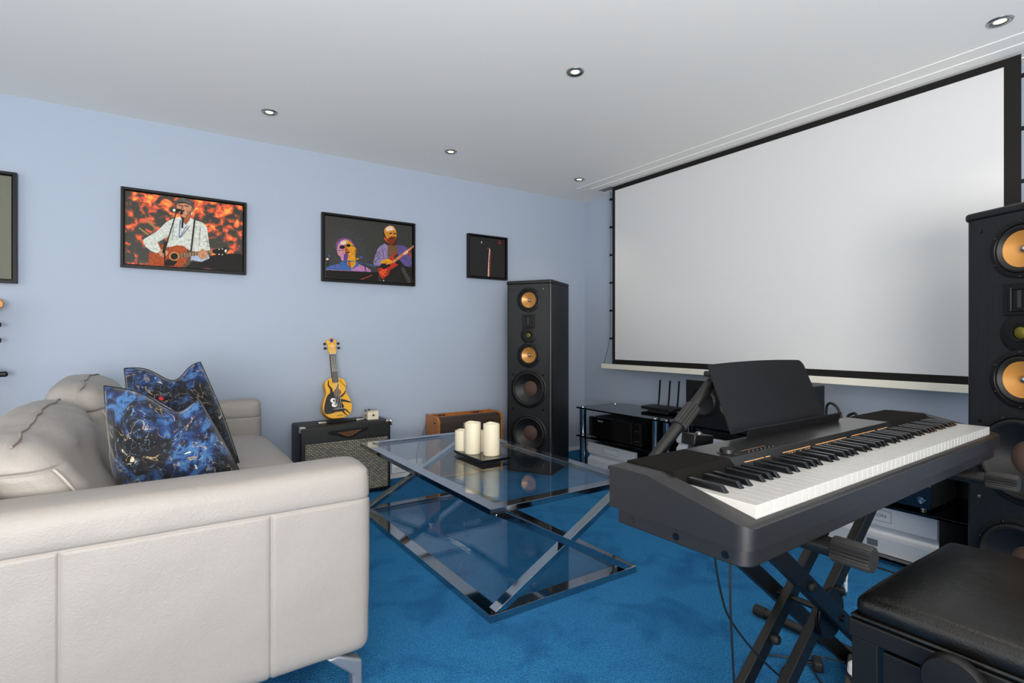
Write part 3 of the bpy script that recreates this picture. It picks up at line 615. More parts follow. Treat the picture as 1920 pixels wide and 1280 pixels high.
# small things lying on the amplifier
t = thing('effects_pedal', 'cream effects pedal on the right of the black amplifier top', 'effects pedal', (1.195, 3.445, .462), math.radians(-4))
b = MB(); b.prism([(-.060,0),(.062,0),(.062,.030),(.050,.040),(-.060,.052)], -.036, .036, 'x'); b.build('body', mat('cream_enamel', '#DCD3BC', .4), t, bevel=.003)
b = MB(); b.prism([(-.058,.053),(.012,.046),(.012,.051),(-.058,.060)], -.034, .034, 'x'); b.build('foot_switch', mat('cream_enamel_lid', '#D6CCB2', .4), t, bevel=.002)
MB().prism([(-.050,.0605),(-.004,.0545),(-.004,.0555),(-.050,.0625)], -.026, .026, 'x').build('rubber_pad', M['rubber'], t)
MB().cyl((0, -.060, .030), (0, -.068, .030), .0065).build('thumb_screw', M['rubber'], t)
for y in (.03, .048): MB().cyl((-.026+(y-.03)*1.5, y, .04), (-.026+(y-.03)*1.5, y, .056), .006).build('control_knob', M['black'], t)
MB().box(-.0375, -.035, -.02, .0, .016, .028).build('side_jack', M['black'], t)
# ------------------------------------------------------------------ wooden amplifier
t = thing('acoustic_amplifier', 'wooden-sided amplifier with dark brown front beside the tall speaker', 'amplifier', (1.63, 3.33, 0))
w, d, h = .535, .20, .445
def side(mb, x0, x1):
    P = [(0,.01),(0,h-.045)]+[(.045-.045*math.cos(a), h-.045+.045*math.sin(a)) for a in [PI/2*i/6 for i in range(1,7)]]+[(d,h),(d,.01)]
    mb.prism(P, x0, x1, 'x')
for x0, x1 in ((0, .018), (w-.018, w)):
    b = MB(); side(b, x0, x1); b.build('side_panel', M['wood'], t, bevel=.003)
b = MB(); P = [(.006,.02),(.006,h-.05)]+[(.048-.042*math.cos(a), h-.050+.042*math.sin(a)) for a in [PI/2*i/8 for i in range(1,9)]]+[(.075,h-.008),(.075,.02)]
b.prism(P, .018, w-.018, 'x'); b.build('front_panel', M['brownf'], t)
b = MB(); b.box(.018, w-.018, .075, d, .02, h-.055); b.box(.018, w-.018, d-.014, d, h-.055, h-.004); b.box(.018, w-.018, .075, .082, h-.055, h-.004); b.build('recessed_top', M['wood'], t)
for x in (.08, .11, .36, .39): MB().cyl((x, .13, h-.055), (x, .13, h-.002), .009).build('control_knob', M['black'], t)
MB().cyl((-.004, .05, h-.045), (.0, .05, h-.045), .006).build('side_screw', M['black'], t)
b = MB(); pts = [(.03,.03),(.505,.03),(.505,.42)]; b.box(.026, w-.026, .0045, .0075, .028, .033); b.build('front_piping', M['wood'], t)
text('front_lettering', 'Schertler', .040, M['whitetxt'], t, (.27, .0055, .375), TXY, .0003, shear=.25)

# ------------------------------------------------------------------ tower speakers
def mesh_driver(kind, r, name, par, x, z, y=-.001):
    Mx = Matrix.Translation((x, y, z)) @ Matrix.Rotation(PI/2, 4, 'X')     # +Z of profile points to -Y
    if kind == 'woofer':
        fr = MB().lathe([(r,0),(r,.004),(r*.97,.007),(r*.90,.007),(r*.885,.003)], 56, Mx); o = fr.build('woofer_frame', M['black'], par, fix=False)
        MB().lathe([(r*.885,.003),(r*.86,.010),(r*.82,.0125),(r*.78,.010),(r*.755,.002)], 56, Mx).build('rubber_surround', M['rubber'], o, fix=False)
        MB().lathe([(r*.755,.002),(r*.55,-.018),(r*.39,-.032)], 56, Mx).build('cone', M['cone_b'], o, fix=False)
        MB().lathe([(0,-.016),(r*.15,-.018),(r*.3,-.024),(r*.395,-.033)], 40, Mx).build('dust_cap', M['dust_b'], o, fix=False)
    else:
        fr = MB().lathe([(r,0),(r,.004),(r*.96,.006),(r*.84,.006),(r*.80,.001)], 48, Mx); o = fr.build('midrange_frame', M['black'], par, fix=False)
        MB().lathe([(r*.80,.001),(r*.77,.007),(r*.72,.008),(r*.67,.003),(r*.62,-.002)], 48, Mx).build('rubber_surround', M['rubber'], o, fix=False)
        MB().lathe([(r*.62,-.002),(r*.4,-.013),(r*.15,-.022)], 48, Mx).build('cone', M['kev'], o, fix=False)
        MB().lathe([(0,.000),(r*.07,-.002),(r*.13,-.009),(r*.155,-.023)], 24, Mx).build('phase_plug', M['steel'], o, fix=False)
    k = MB()
    for i in range(8 if kind == 'woofer' else 6):
        a = 2*PI*(i+.5)/(8 if kind == 'woofer' else 6)
        k.lathe([(0,.0088),(.003,.0088),(.0042,.0065)], 10, Mx @ Matrix.Translation((r*.93*math.cos(a), r*.93*math.sin(a), 0)))
    k.build('screws', M['gloss'], o, fix=False)
    return o
def tower(loc, rz, label):
    t = thing('floor_speaker', label, 'speaker', loc, rz, 'pair of tall black floor speakers')
    W2, D, HH = .182, .385, 1.42
    # cabinet outline with rounded, fluted front edges
    def arc(cx, cy, r, a0, a1, n): return [(cx+r*math.cos(a0+(a1-a0)*i/n), cy+r*math.sin(a0+(a1-a0)*i/n)) for i in range(n+1)]
    P = arc(-W2+.020, .026, .020, PI, 1.5*PI, 6)+[(-W2+.022, .0)]+[(W2-.022, .0)]+arc(W2-.020, .026, .020, 1.5*PI, 2*PI, 6)+[(W2, D), (-W2, D)]
    b = MB(); b.prism(P, .02, HH-.028, 'z')
    cab = b.build('cabinet', M['ash'], t)
    k = MB()
    for r, z in ((.092*.80, 1.275), (.092*.80, .868), (.142*.885, .620), (.142*.885, .290)): k.cyl((0, -.02, z), (0, .06, z), r, 56)
    cut(cab, k)
    P2 = [(x*1.02, (y-.19)*1.015+.19) for x, y in arc(-W2+.022, .022, .022, PI, 1.5*PI, 8)+arc(W2-.022, .022, .022, 1.5*PI, 2*PI, 8)+[(W2, D), (-W2, D)]]
    b = MB(); b.prism(P2, HH-.028, HH, 'z'); b.build('top_cap', M['ash'], t, bevel=.010, seg=4)
    b = MB(); b.prism(P2, 0, .022, 'z'); b.build('plinth', M['black'], t, bevel=.003)
    mesh_driver('mid', .092, 'mid', t, 0, 1.275); mesh_driver('mid', .092, 'mid', t, 0, .868)
    mesh_driver('woofer', .142, 'w', t, 0, .620); mesh_driver('woofer', .142, 'w', t, 0, .290)
    o = MB().box(-.050, .050, -.008, .001, 1.068, 1.170).build('ribbon_tweeter', M['black'], t, bevel=.003)
    b = MB()
    for x0, x1, z0, z1 in ((-.030,-.020,1.080,1.158),(.020,.030,1.080,1.158),(-.020,.020,1.080,1.090),(-.020,.020,1.148,1.158)): b.box(x0, x1, -.014, -.007, z0, z1)
    b.build('ribbon_horn', M['black'], o, bevel=.003)
    MB().box(-.005, .005, -.010, -.007, 1.092, 1.146).build('ribbon_strip', M['greyd'], o)
    Mx = Matrix.Translation((0, 0, 1.014)) @ Matrix.Rotation(PI/2, 4, 'X')
    o = MB().lathe([(.062,0),(.062,.003),(.058,.005),(.030,.005),(.027,.009),(.020,.008)], 40, Mx).build('dome_tweeter', M['black'], t, fix=False)
    MB().lathe([(0,.012),(.010,.011),(.017,.008),(.020,.004)], 28, Mx).build('dome', M['tweet'], o, fix=False)
    for x in (-.125, .118):
        for z in (1.352, .722, .47, .10): MB().cyl((x, .002, z), (x, -.005, z), .006).build('grille_peg', M['gloss'], t)
    return t
tower((2.296, 3.186, 0), math.radians(-58.3), 'tall black floor speaker in the corner left of the screen')
tower((2.235, .485, 0), math.radians(-115.4), 'tall black floor speaker at the right edge behind the piano')

# ------------------------------------------------------------------ glass equipment racks
def rack(y0, y1, label):
    t = thing('equipment_rack', label, 'rack', (2.66, y0, 0), 0, 'black glass equipment racks under the screen')
    L = y1-y0; D = .46
    for z, n in ((.463,'top_shelf'),(.252,'middle_shelf'),(.022,'bottom_shelf')):
        P = [(0,.012),(.012,0),(D-.07,0),(D,.10),(D,L-.10),(D-.07,L),(.012,L),(0,L-.012)]
        MB().prism(P, z, z+.011, 'z').build(n, M['bglass'], t, bevel=.001)
    for x in (.042, D-.08):
        for y in (.042, L-.042):
            o = MB().cyl((x,y,0), (x,y,.022), .025).cyl((x,y,.033), (x,y,.252), .0245).cyl((x,y,.263), (x,y,.463), .0245).build('chrome_post', M['chrome'], t)
            MB().cyl((x,y,.474), (x,y,.477), .020).build('post_cap', M['chrome'], o)
    MB().box(.412, .424, .02, .30, .034, .462).build('cable_panel', M['black'], t)
    return t
rack(2.300, 3.085, 'black glass rack with chrome posts nearest the corner speaker')
rack(1.507, 2.292, 'black glass rack under the centre speaker')
rack(.655, 1.499, 'black glass rack below the piano beside the right speaker')

def silver_amp(y0, z0, w, label, h=.185, txt=True):
    t = thing('power_amplifier', label, 'amplifier', (2.70, y0, z0), 0, 'silver power amplifiers on the bottom shelves')
    MB().box(.022, .36, .008, w-.008, .008, h-.008).build('chassis', M['black'], t, bevel=.002)
    # front plate with a scooped band across its middle
    zs = [(0,0),(0,h*.34)]+[(.020*math.sin(PI*i/10), h*(.34+.24*i/10)) for i in range(1,10)]+[(0,h*.58),(0,h),(.022,h),(.022,0)]
    MB().prism(zs and [(x, z) for x, z in zs], 0, w, 'y').build('front_plate', M['silver'], t, bevel=.0015)
    if txt:
        rot = (PI/2, 0, -PI/2)
        text('lettering', 'BRYSTON', .020, M['whitetxt'] if txt == 1 else M['silverd'], t, (-.0008, w*.5, h*.80), rot, .0004, sx=1.25)
        b = MB(); a0, a1, c0, c1 = w*.5-.075, w*.5+.075, h*.68, h*.92
        for q in ((a0,a1,c0,c0+.0015),(a0,a1,c1-.0015,c1),(a0,a0+.0015,c0,c1),(a1-.0015,a1,c0,c1)): b.box(-.0006, .0005, *q)
        b.build('badge_outline', M['silverd'], t)
    MB().box(-.002, .002, w*.5-.022, w*.5+.022, h*.12, h*.26).build('power_button', M['silverd'], t, bevel=.002)
    MB().cyl((.010, w*.5+.03, h*.46), (.0115, w*.5+.03, h*.46), .002).build('indicator', M['gloss'], t)
    for y in (.05, w-.05):
        for x in (.05, .3): MB().cyl((x, y, 0), (x, y, .009), .014).build('foot', M['rubber'], t)
    return t
silver_amp(2.515, .034, .475, 'silver power amplifier low in the rack by the corner speaker', txt=1)
silver_amp(1.70, .264, .475, 'silver amplifier on the shelf under the centre speaker, mostly behind the piano', h=.145, txt=2)
silver_amp(.845, .034, .482, 'silver power amplifier below the right end of the piano', h=.21, txt=2)
t = thing('rack_amplifier', 'black rack amplifier with finned edges on the middle shelf by the corner', 'amplifier', (2.70, 2.452, .264))
MB().box(.012, .34, .02, .49, .006, .140).build('chassis', M['black'], t, bevel=.002)
MB().box(0, .012, .0, .51, .004, .150).build('front_panel', M['gloss'], t, bevel=.002)
for y in (.0, .085, .49): MB().box(-.014, .0, y, y+.018, .006, .150).build('front_handle', M['black'], t, bevel=.002)
b = MB()
for i in range(9): b.box(.03+i*.034, .045+i*.034, .02, .488, .140, .152)
b.build('cooling_fins', M['black'], t)
text('lettering', 'Bryston', .017, M['greytxt'], t, (-.0008, .40, .125), (PI/2, 0, -PI/2), .0004)
for z in (.03, .10): MB().box(-.001, .001, .03, .07, z, z+.003).build('trim_line', M['steel'], t)
for y in (.05, .45):
    for x in (.04, .30): MB().cyl((x, y, 0), (x, y, .007), .012).build('foot', M['rubber'], t)
t = thing('media_player', 'black hi-fi player with silver round button behind the piano', 'hi-fi unit', (2.70, .868, .264))
MB().box(.006, .30, .0, .43, .012, .125).build('case', M['black'], t, bevel=.002)
MB().box(0, .006, .0, .43, .012, .105).build('front_panel', mat('navy_gloss_panel', '#0A1626', .2), t, bevel=.001)
MB().box(-.001, .006, .0, .43, .107, .111).build('trim_line', M['steel'], t)
b = MB(); b.lathe([(.0,.002),(.006,.002),(.006,.006),(.009,.006),(.009,.001),(.013,.001),(.013,.004),(.016,.0)], 32, Matrix.Translation((0, .032, .045)) @ Matrix.Rotation(-PI/2, 4, 'Y')); b.build('round_button', M['chrome'], t, fix=False)
for y in (.035, .39):
    for x in (.03, .26): MB().cyl((x, y, 0), (x, y, .013), .011).build('foot', M['steel'], t)

# ------------------------------------------------------------------ centre speaker and router
t = thing('centre_speaker', 'wide black centre speaker on the middle glass rack', 'speaker', (2.64, 1.405, .475))
MB().box(.012, .30, .0, .65, .006, .272).build('cabinet', M['ash'], t, bevel=.006)
bf = MB().box(.0, .013, .0, .65, .006, .272).build('front_baffle', M['black'], t)
k = MB()
for y, z, r in ((.530,.150,.088), (.360,.140,.066), (.11,.150,.088)): k.cyl((-.02, y, z), (.0125, y, z), r*.88, 44)
cut(bf, k)
for x in (.04, .26):
    for y in (.06, .59): MB().cyl((x, y, 0), (x, y, .008), .014).build('foot', M['rubber'], t)
for y, z, r, m in ((.530,.150,.088,'cone_b'), (.360,.140,.066,'greyd'), (.11,.150,.088,'cone_b')):
    Mx = Matrix.Translation((0, y, z)) @ Matrix.Rotation(-PI/2, 4, 'Y')
    o = MB().lathe([(r,0),(r,.003),(r*.93,.005),(r*.88,.001)], 44, Mx).build('driver_frame', M['black'], t, fix=False)
    MB().lathe([(r*.88,.001),(r*.82,.006),(r*.76,.002),(r*.3,-.006),(0,-.004)], 44, Mx).build('cone', M[m], o, fix=False)
t = thing('router', 'black wireless router with three aerials on the glass rack', 'router', (3.0, 2.54, .475), math.radians(4))
b = MB(); b.prism([(-.085,-.115),(-.06,-.14),(.06,-.14),(.085,-.115),(.085,.115),(.06,.14),(-.06,.14),(-.085,.115)], .012, .032, 'z'); b.build('case', M['black'], t, bevel=.006)
b = MB(); b.box(-.05, .05, -.09, .09, 0, .013); b.build('base', M['gloss'], t)
for y in (-.075, .0, .085):
    o = MB().cyl((.070, y, .022), (.070, y-.006, .07), .006).build('aerial', M['black'], t); MB().bar((.070, y-.006, .065), (.066, y-.020, .215), .016, .006, (1,0,0)).build('aerial_blade', M['black'], o, bevel=.002)
# leads looping up behind the racks
tag(MB().tube([(2.98,1.42,.48),(2.98,1.418,.60),(2.98,1.412,.638),(2.98,1.392,.650),(2.98,1.36,.625),(2.98,1.34,.56),(2.98,1.325,.45)], .0065).build('speaker_cable', M['cable']), 'thick black speaker lead looping up beside the music rest', 'cable')
tag(MB().tube([(2.98,1.325,.45),(2.98,1.315,.575),(2.98,1.295,.604),(2.98,1.270,.60),(2.98,1.255,.50)], .007).build('speaker_cable', M['cable']), 'black lead loop just above the back edge of the piano', 'cable')
tag(MB().tube([(2.99,1.27,.45),(2.99,1.262,.575),(2.99,1.235,.606),(2.99,1.19,.592),(2.99,1.13,.53)], .007).build('speaker_cable', M['cable']), 'black lead drooping beside the loop toward the right speaker', 'cable')
tag(MB().tube([(2.85,3.16,.004),(2.80,3.13,.02),(2.73,3.14,.03),(2.66,3.17,.012),(2.60,3.17,.004)], .004).build('speaker_wire', mat('red_wire', '#A8301C', .5)), 'red wire on the carpet beside the corner speaker', 'cable')
# ------------------------------------------------------------------ sofa
t = thing('sofa', 'cream leather two-seat sofa with its near arm filling the lower left', 'sofa', (0, 1.42, 0))
def groove(v, c, w=.0035): return math.exp(-((v-c)/w)**2)
SW = 1.965
def arm(y0, name):
    cx, cy, cz = .03, y0+.09, .395; hx, hy, hz = .465, .09, .25
    sx = (-.16-cx, .241-cx); sz = .562-cz
    def disp(p, n):
        q = p.copy(); side = abs(p.y) > hy-.03
        g = 0
        if side or abs(p.x) > hx-.03: g = max(g, .0048*groove(p.z, sz))
        if side and p.z < sz+.002: g = max(g, .0045*groove(p.x, sx[0]), .0045*groove(p.x, sx[1]))
        # soft padding between the seams and gentle creases
        f = noise.noise(Vector((p.x*3+y0, p.z*4, 1.3)))*.004 + noise.noise(Vector((p.x*7-p.z*9, p.z*5+p.x*4, y0)))*.0022
        if n.z > .5: f += .010*(1-(p.y/hy)**2)+.003*noise.noise(Vector((p.x*4, p.y*9, 4)))
        if side: f += .004*(1-((p.z-.05)/hz)**2)
        q += n*(f-g)
        q.z -= .035*max(0, (-p.x-.1)/.4)*0
        return q
    b = MB(); b.soft((cx, cy-0, cz), (hx, hy, hz), .034, disp, (sx, (), (sz,)), .03); return b.build(name, M['leather'], t, smooth=60)
arm(0, 'arm'); arm(SW-.18, 'arm')
b = MB(); b.soft((.05, SW/2, .225), (.425, SW/2-.17, .085), .03, step=.1); b.build('seat_base', M['leather'], t, smooth=60)
for k, (a, e) in enumerate(((.175, SW/2), (SW/2, SW-.175))):
    hy = (e-a)/2-.002; cyy = (a+e)/2
    def disp(p, n, k=k, hy=hy):
        q = p.copy(); u, v = p.x/.34, p.y/hy
        if n.z > .3: q.z += .030*(1-u**4)*(1-v**4)+.004*noise.noise(Vector((p.x*5, p.y*5, k)))
        if abs(n.x) > .5: q.x += n.x*.012*(1-v**4)
        if p.x > .2: q.z -= .018*((p.x-.2)/.14)**2
        return q
    b = MB(); b.soft((.19, cyy, .385), (.335, hy, .080), .045, disp, step=.035); b.build('seat_cushion', M['leather'], t, smooth=60)
# back shell
def dshell(p, n):
    q = p.copy(); h_ = (p.z+.29)/.58
    q.x += .03*h_-.02
    q += n*.004*noise.noise(Vector((p.x*6, p.y*3, p.z*5)))
    return q
b = MB(); b.soft((-.385, SW/2, .43), (.05, SW/2-.015, .29), .045, dshell, step=.05); b.build('back_shell', M['leather'], t, smooth=60)
for k, (a, e) in enumerate(((.185, SW/2-.002), (SW/2-.002, SW-.182))):
    hy = (e-a)/2; cyy = (a+e)/2; hz = .195; ht = .078; zc = .615
    lf = .53 if k == 0 else .40; th_ = .022 if k == 0 else .040
    def lean(z, lf=lf): return -lf*(z+hz)
    def disp(p, n, k=k, hy=hy, lean=lean, th_=th_):
        q = p.copy(); v = p.y/hy; h_ = (p.z+hz)/(2*hz)
        puff = 1-abs(v)**4
        q.x += lean(p.z)+n.x*th_*puff*(1-(p.z/hz)**4)
        q.z += (.000+.032*k)*puff*h_**2-.016*abs(v)**8*h_**3
        if k == 0: q.z -= (.014+.030*max(0, .2-v))*h_
        # pulled creases running across the padding
        s1 = noise.noise(Vector((p.y*3.2+p.z*2.5, p.z*13-p.y*4, k*5+.3)))
        s2 = noise.noise(Vector((p.y*6-p.z*5, p.z*30+p.y*13, k*3)))
        s3 = noise.noise(Vector((p.x*6, p.y*5, 7+k)))
        q += n*(.011*s1+.0055*s2+.006*s3)*(.45+.55*min(1, 2*(1-abs(v))+.4))
        if n.z > .2: q -= n*.010*groove(p.x, .030+.010*noise.noise(Vector((p.y*14, k, 2))), .006)
        if n.y < -.5: q -= n*.006*groove(p.z, .125, .005)
        return q
    b = MB(); b.soft((-.088, cyy, zc), (ht, hy, hz), .060, disp, ((.022,.030,.038), (), (.125,)), .018); b.build('back_cushion', M['leather'], t, smooth=75)
    pts = []
    for i in range(14):
        z = -hz+.03+i*(2*hz-.10)/13
        p = Vector((ht-.014, -hy+.014, z)); nn = Vector((.7, -.7, 0)); q = disp(p, nn); pts.append((q.x-.088+.0015, q.y+cyy-.0015, q.z+zc))
    b = MB(); b.tube(pts, .0032, 8, sub=3); b.build('stitched_seam', M['stitch'], t)
    pts = []
    for i in range(26):
        y = -hy*.93+2*hy*.93*i/25
        q = disp(Vector((.030+.010*noise.noise(Vector((y*14, k, 2))), y, hz)), Vector((0,0,1))); pts.append((q.x-.088, q.y+cyy, q.z+zc+.0095))
    b = MB(); b.tube(pts, .0030, 8, sub=3); b.build('crest_seam', M['seamd'], t)
for y in (.030, SW-.030):
    for x, s_ in ((.462, 1), (-.36, -1)):
        b = MB()
        b.prism([(-.010,0),(.010,0),(.013,.105),(-.013,.105)], -.012, .012)
        b.M = Matrix()
        o = MB(); o.M = Matrix.Translation((x, y, 0)); o.prism([(s_*.012,0),(s_*-.014,0),(s_*-.016,.088),(s_*-.085,.150),(s_*-.055,.155),(s_*.012,.122)], -.020, .020)
        o.build('leg', M['satin'], t, bevel=.008, seg=4)

# ------------------------------------------------------------------ velvet cushions
def pillow(name, label, corners, th, m, dent, nseed, u0):
    """corners TL,TR,BR,BL (world points); plump body pinched to pointed corners"""
    TL, TR, BR, BL = [Vector(c_) for c_ in corners]; c0 = (TL+TR+BR+BL)/4
    ex = ((TR-TL)+(BR-BL)).normalized(); nrm = ex.cross(((TL-BL)+(TR-BR)).normalized()).normalized()
    n = 40; vs = []; fs = []
    def P(u, v, s_):
        a = (u+1)/2; b_ = (v+1)/2
        pu = u*(1+.055*(1-abs(v)**1.5)); pv = v*(1+(.02 if v < 0 else 0)*(1-u*u))
        a = (pu+1)/2; b_ = (pv+1)/2
        p = BL.lerp(BR, a).lerp(TL.lerp(TR, a), b_)
        up = ((TL-BL)+(TR-BR)).normalized()
        p -= up*dent*math.exp(-((u-u0)/.46)**2)*(1-u**8)*((v+1)/2)**3
        w = max(0, (1-abs(u)**2.2))**.62*max(0, (1-abs(v)**2.2))**.62
        off = th*w*(1+.16*noise.noise(Vector((u*2.2+nseed, v*2.2, s_))))
        # karate-chop valley running down from the dent
        off -= .034*math.exp(-((u-u0+.12*(1-v))/(.20))**2)*max(0, v+.15)*(1-max(0, v)**6)*(1 if w > 0 else 0)*min(1, w*2)
        off += .006*noise.noise(Vector((u*6+nseed, v*6, s_*3)))*min(1, w*2)
        return p+nrm*s_*max(off, 0)-c0
    idx = {}
    for s_ in (-1, 1):
        for i in range(n+1):
            for j in range(n+1):
                u = -1+2*i/n; v = -1+2*j/n; edge = i in (0, n) or j in (0, n)
                k = (i, j, 0 if edge else s_)
                if k not in idx: idx[k] = len(vs); vs.append(P(u, v, s_))
        for i in range(n):
            for j in range(n):
                q = [idx.get((a, b_, 0 if (a in (0,n) or b_ in (0,n)) else s_)) for a, b_ in ((i,j),(i+1,j),(i+1,j+1),(i,j+1))]
                if s_ > 0: q.reverse()
                fs.append(q)
    b = MB(); b.add(vs, fs); o = b.build(name, m, smooth=80); o.location = c0
    e = MB()
    ring = [P(-1+2*i/24, 1, 1) for i in range(25)]+[P(1, 1-2*i/24, 1) for i in range(1, 25)]+[P(1-2*i/24, -1, 1) for i in range(1, 25)]+[P(-1, -1+2*i/24, 1) for i in range(1, 25)]
    e.tube(ring, .0022, 6, sub=1); e.build('edge_seam', M['cable'], o)
    return tag(o, label, 'cushion', 'dark floral velvet cushions on the sofa')
pillow('scatter_cushion', 'blue and black floral velvet cushion nearer the camera', [(-.115,1.90,.862), (.112,1.80,.818), (.262,1.80,.475), (-.075,1.93,.47)], .085, M['velvet'], .050, 1.3, .38)
pillow('scatter_cushion', 'darker floral velvet cushion standing behind the blue one', [(-.086,2.36,.888), (.150,2.36,.905), (.285,2.37,.50), (-.03,2.38,.475)], .070, M['velvet2'], .062, 5.1, .15)

# ------------------------------------------------------------------ coffee table
t = thing('coffee_table', 'chrome coffee table with two glass levels and crossed end bars', 'coffee table', (.975, 1.58, 0))
w, L, HT = .73, 1.415, .40
def frame4(z0, z1, bw):
    b = MB()
    b.prism([(0,0),(bw,bw),(bw,L-bw),(0,L)], z0, z1, 'z'); b.prism([(w,0),(w,L),(w-bw,L-bw),(w-bw,bw)], z0, z1, 'z')
    b.prism([(0,0),(w,0),(w-bw,bw),(bw,bw)], z0, z1, 'z'); b.prism([(0,L),(bw,L-bw),(w-bw,L-bw),(w,L)], z0, z1, 'z')
    return b
frame4(HT-.022, HT, .052).build('top_frame', M['chrome'], t, bevel=.001)
frame4(0, .028, .056).build('base_frame', M['chrome'], t, bevel=.001)
MB().box(.0525, w-.0525, .0525, L-.0525, HT-.012, HT-.003).build('glass_top', M['glass'], t)
MB().box(.0565, w-.0565, .0565, L-.0565, .014, .023).build('glass_shelf', M['glass'], t)
for y0 in (.004, L-.048):
    zc = (.028+HT-.020)/2; xc = w/2
    for s_ in (1, -1):
        p = (.030 if s_ > 0 else w-.030, y0+.022, .022); q = (w-.030 if s_ > 0 else .030, y0+.022, HT-.018)
        yy = .0008*s_
        MB().bar((p[0], p[1]+yy, p[2]), (q[0], q[1]+yy, q[2]), .024, .044, (0,0,1)).build('cross_bar', M['chrome'], t, bevel=.001)
for x, y in ((.05,.05),(w-.05,.05),(.05,L-.05),(w-.05,L-.05)): MB().cyl((x, y, HT-.003), (x, y, HT-.0018), .010).build('clear_pad', mat('clear_pad', '#D9D8C8', .2), t)
t = thing('candle_tray', 'square black glass tray under the candles', 'tray', (1.288, 2.158, .400), 0)
MB().box(0, .162, 0, .29, .008, .017).build('glass_plate', M['gloss'], t, bevel=.001)
MB().box(.008, .154, .008, .282, 0, .008).build('base', M['black'], t)
def candle(x, y, h, r, label, sd):
    prof_n = 44; vs = []; fs = []; b = MB()
    levels = [(r*.94,0),(r,.004),(r*1.005,h*.5),(r,h-.006),(r*.95,h),(r*.80,h-.003),(r*.72,h-.014),(r*.3,h-.018),(0.0001,h-.018)]
    for i, (rr, z) in enumerate(levels):
        for j in range(prof_n):
            a = 2*PI*j/prof_n; dz = 0
            if 3 <= i <= 5: dz = .006*noise.noise(Vector((math.cos(a)*1.2+sd, math.sin(a)*1.2, sd)))-.001
            k = rr*(1+.012*noise.noise(Vector((math.cos(a)*2, math.sin(a)*2, z*20+sd))))
            vs.append((k*math.cos(a), k*math.sin(a), z+dz))
    for i in range(len(levels)-1):
        for j in range(prof_n): fs.append((i*prof_n+j, i*prof_n+(j+1)%prof_n, (i+1)*prof_n+(j+1)%prof_n, (i+1)*prof_n+j))
    fs.append(tuple(reversed(range(prof_n)))); b.add(vs, fs)
    t = thing('pillar_candle', label, 'candle', (x, y, .4172), 0, 'ivory pillar candles on the black tray')
    b.build('wax', M['candle'], t, smooth=60)
    MB().cyl((0, 0, h-.019), (.001, 0, h-.008), .0012, 6).build('wick', M['black'], t)
candle(1.333, 2.330, .156, .0405, 'tall ivory pillar candle in the middle, second from the right', 1)
candle(1.390, 2.243, .157, .0405, 'tall ivory pillar candle on the right of the tray', 4)
candle(1.327, 2.426, .105, .0385, 'short ivory pillar candle at the left behind the tall ones', 7)
candle(1.412, 2.350, .105, .0340, 'short ivory pillar candle almost hidden between the two tall ones', 9)

# ------------------------------------------------------------------ stage piano
t = thing('digital_piano', 'charcoal digital piano with weighted keys on an X stand', 'piano', (.712, .445, 0), math.radians(1.6))
PL, PD = 1.315, .275
# bottom pan
b = MB(); r_ = .03
P = [(.012+.024*(1-math.cos(a)), .010+.024*(1-math.sin(a))) for a in [PI/2*i/6 for i in range(7)]]
P = P+[(PL-x, y) for x, y in reversed(P)]+[(PL-.012,PD-.01),(.012,PD-.01)]
b.prism(P, .656, .688, 'z'); b.build('bottom_pan', M['piano'], t, bevel=.003)
for y in (.045, .135, .232): MB().cyl((.0105, y, .669), (.014, y, .669), .006).build('screw_hole', M['gloss'], t)
def plan(x0, x1, y0, y1, r, n=8):
    return [(x0+r-r*math.cos(a), y0+r-r*math.sin(a)) for a in [PI/2*i/n for i in range(n+1)]]+[(x1-r+r*math.sin(a), y0+r-r*math.cos(a)) for a in [PI/2*i/n for i in range(n+1)]]+[(x1, y1), (x0, y1)]
case = MB().prism(plan(0, PL, 0, PD, .024), .6865, .775, 'z').build('case', M['piano'], t)
cut(case, MB().prism([(-.02,.7150),(.002,.7195),(.008,.7225),(.172,.7585),(.188,.7618),(PD+.02,.7618),(PD+.02,.80),(-.02,.80)], -.02, PL+.02, 'x'))
cut(case, MB().box(.047, PL-.047, .0150, PD+.02, .7085, .80))
md = case.modifiers.new('bevel', 'BEVEL'); md.width = .0016; md.segments = 2; md.limit_method = 'ANGLE'; md.angle_limit = math.radians(30); md.harden_normals = True
# rear deck with sloping facet above the keys
def deck(x0, x1, sl, name, m):
    f = [(.150,.7455),(.170,.7650),(PD,.7650),(PD,.7085),(.150,.7085)]
    b = MB(); vs = []; n = len(f)
    for xx, s_ in ((x0, 0), (x1, 1)):
        for y, z in f: vs.append((xx+(sl[s_] if y < .16 and z > .73 else 0), y, z))
    b.add(vs, [tuple(range(n)), tuple(reversed(range(n, 2*n)))]+[(i, i+n, (i+1) % n+n, (i+1) % n) for i in range(n)])
    return b.build(name, m, t, bevel=.0008)
deck(.047, .222, (0, .0), 'speaker_cloth', M['cloth'])
cp = deck(.222, .985, (.0, .0), 'control_panel', M['pianopanel'])
deck(.985, PL-.047, (.0, 0), 'speaker_cloth', M['cloth'])
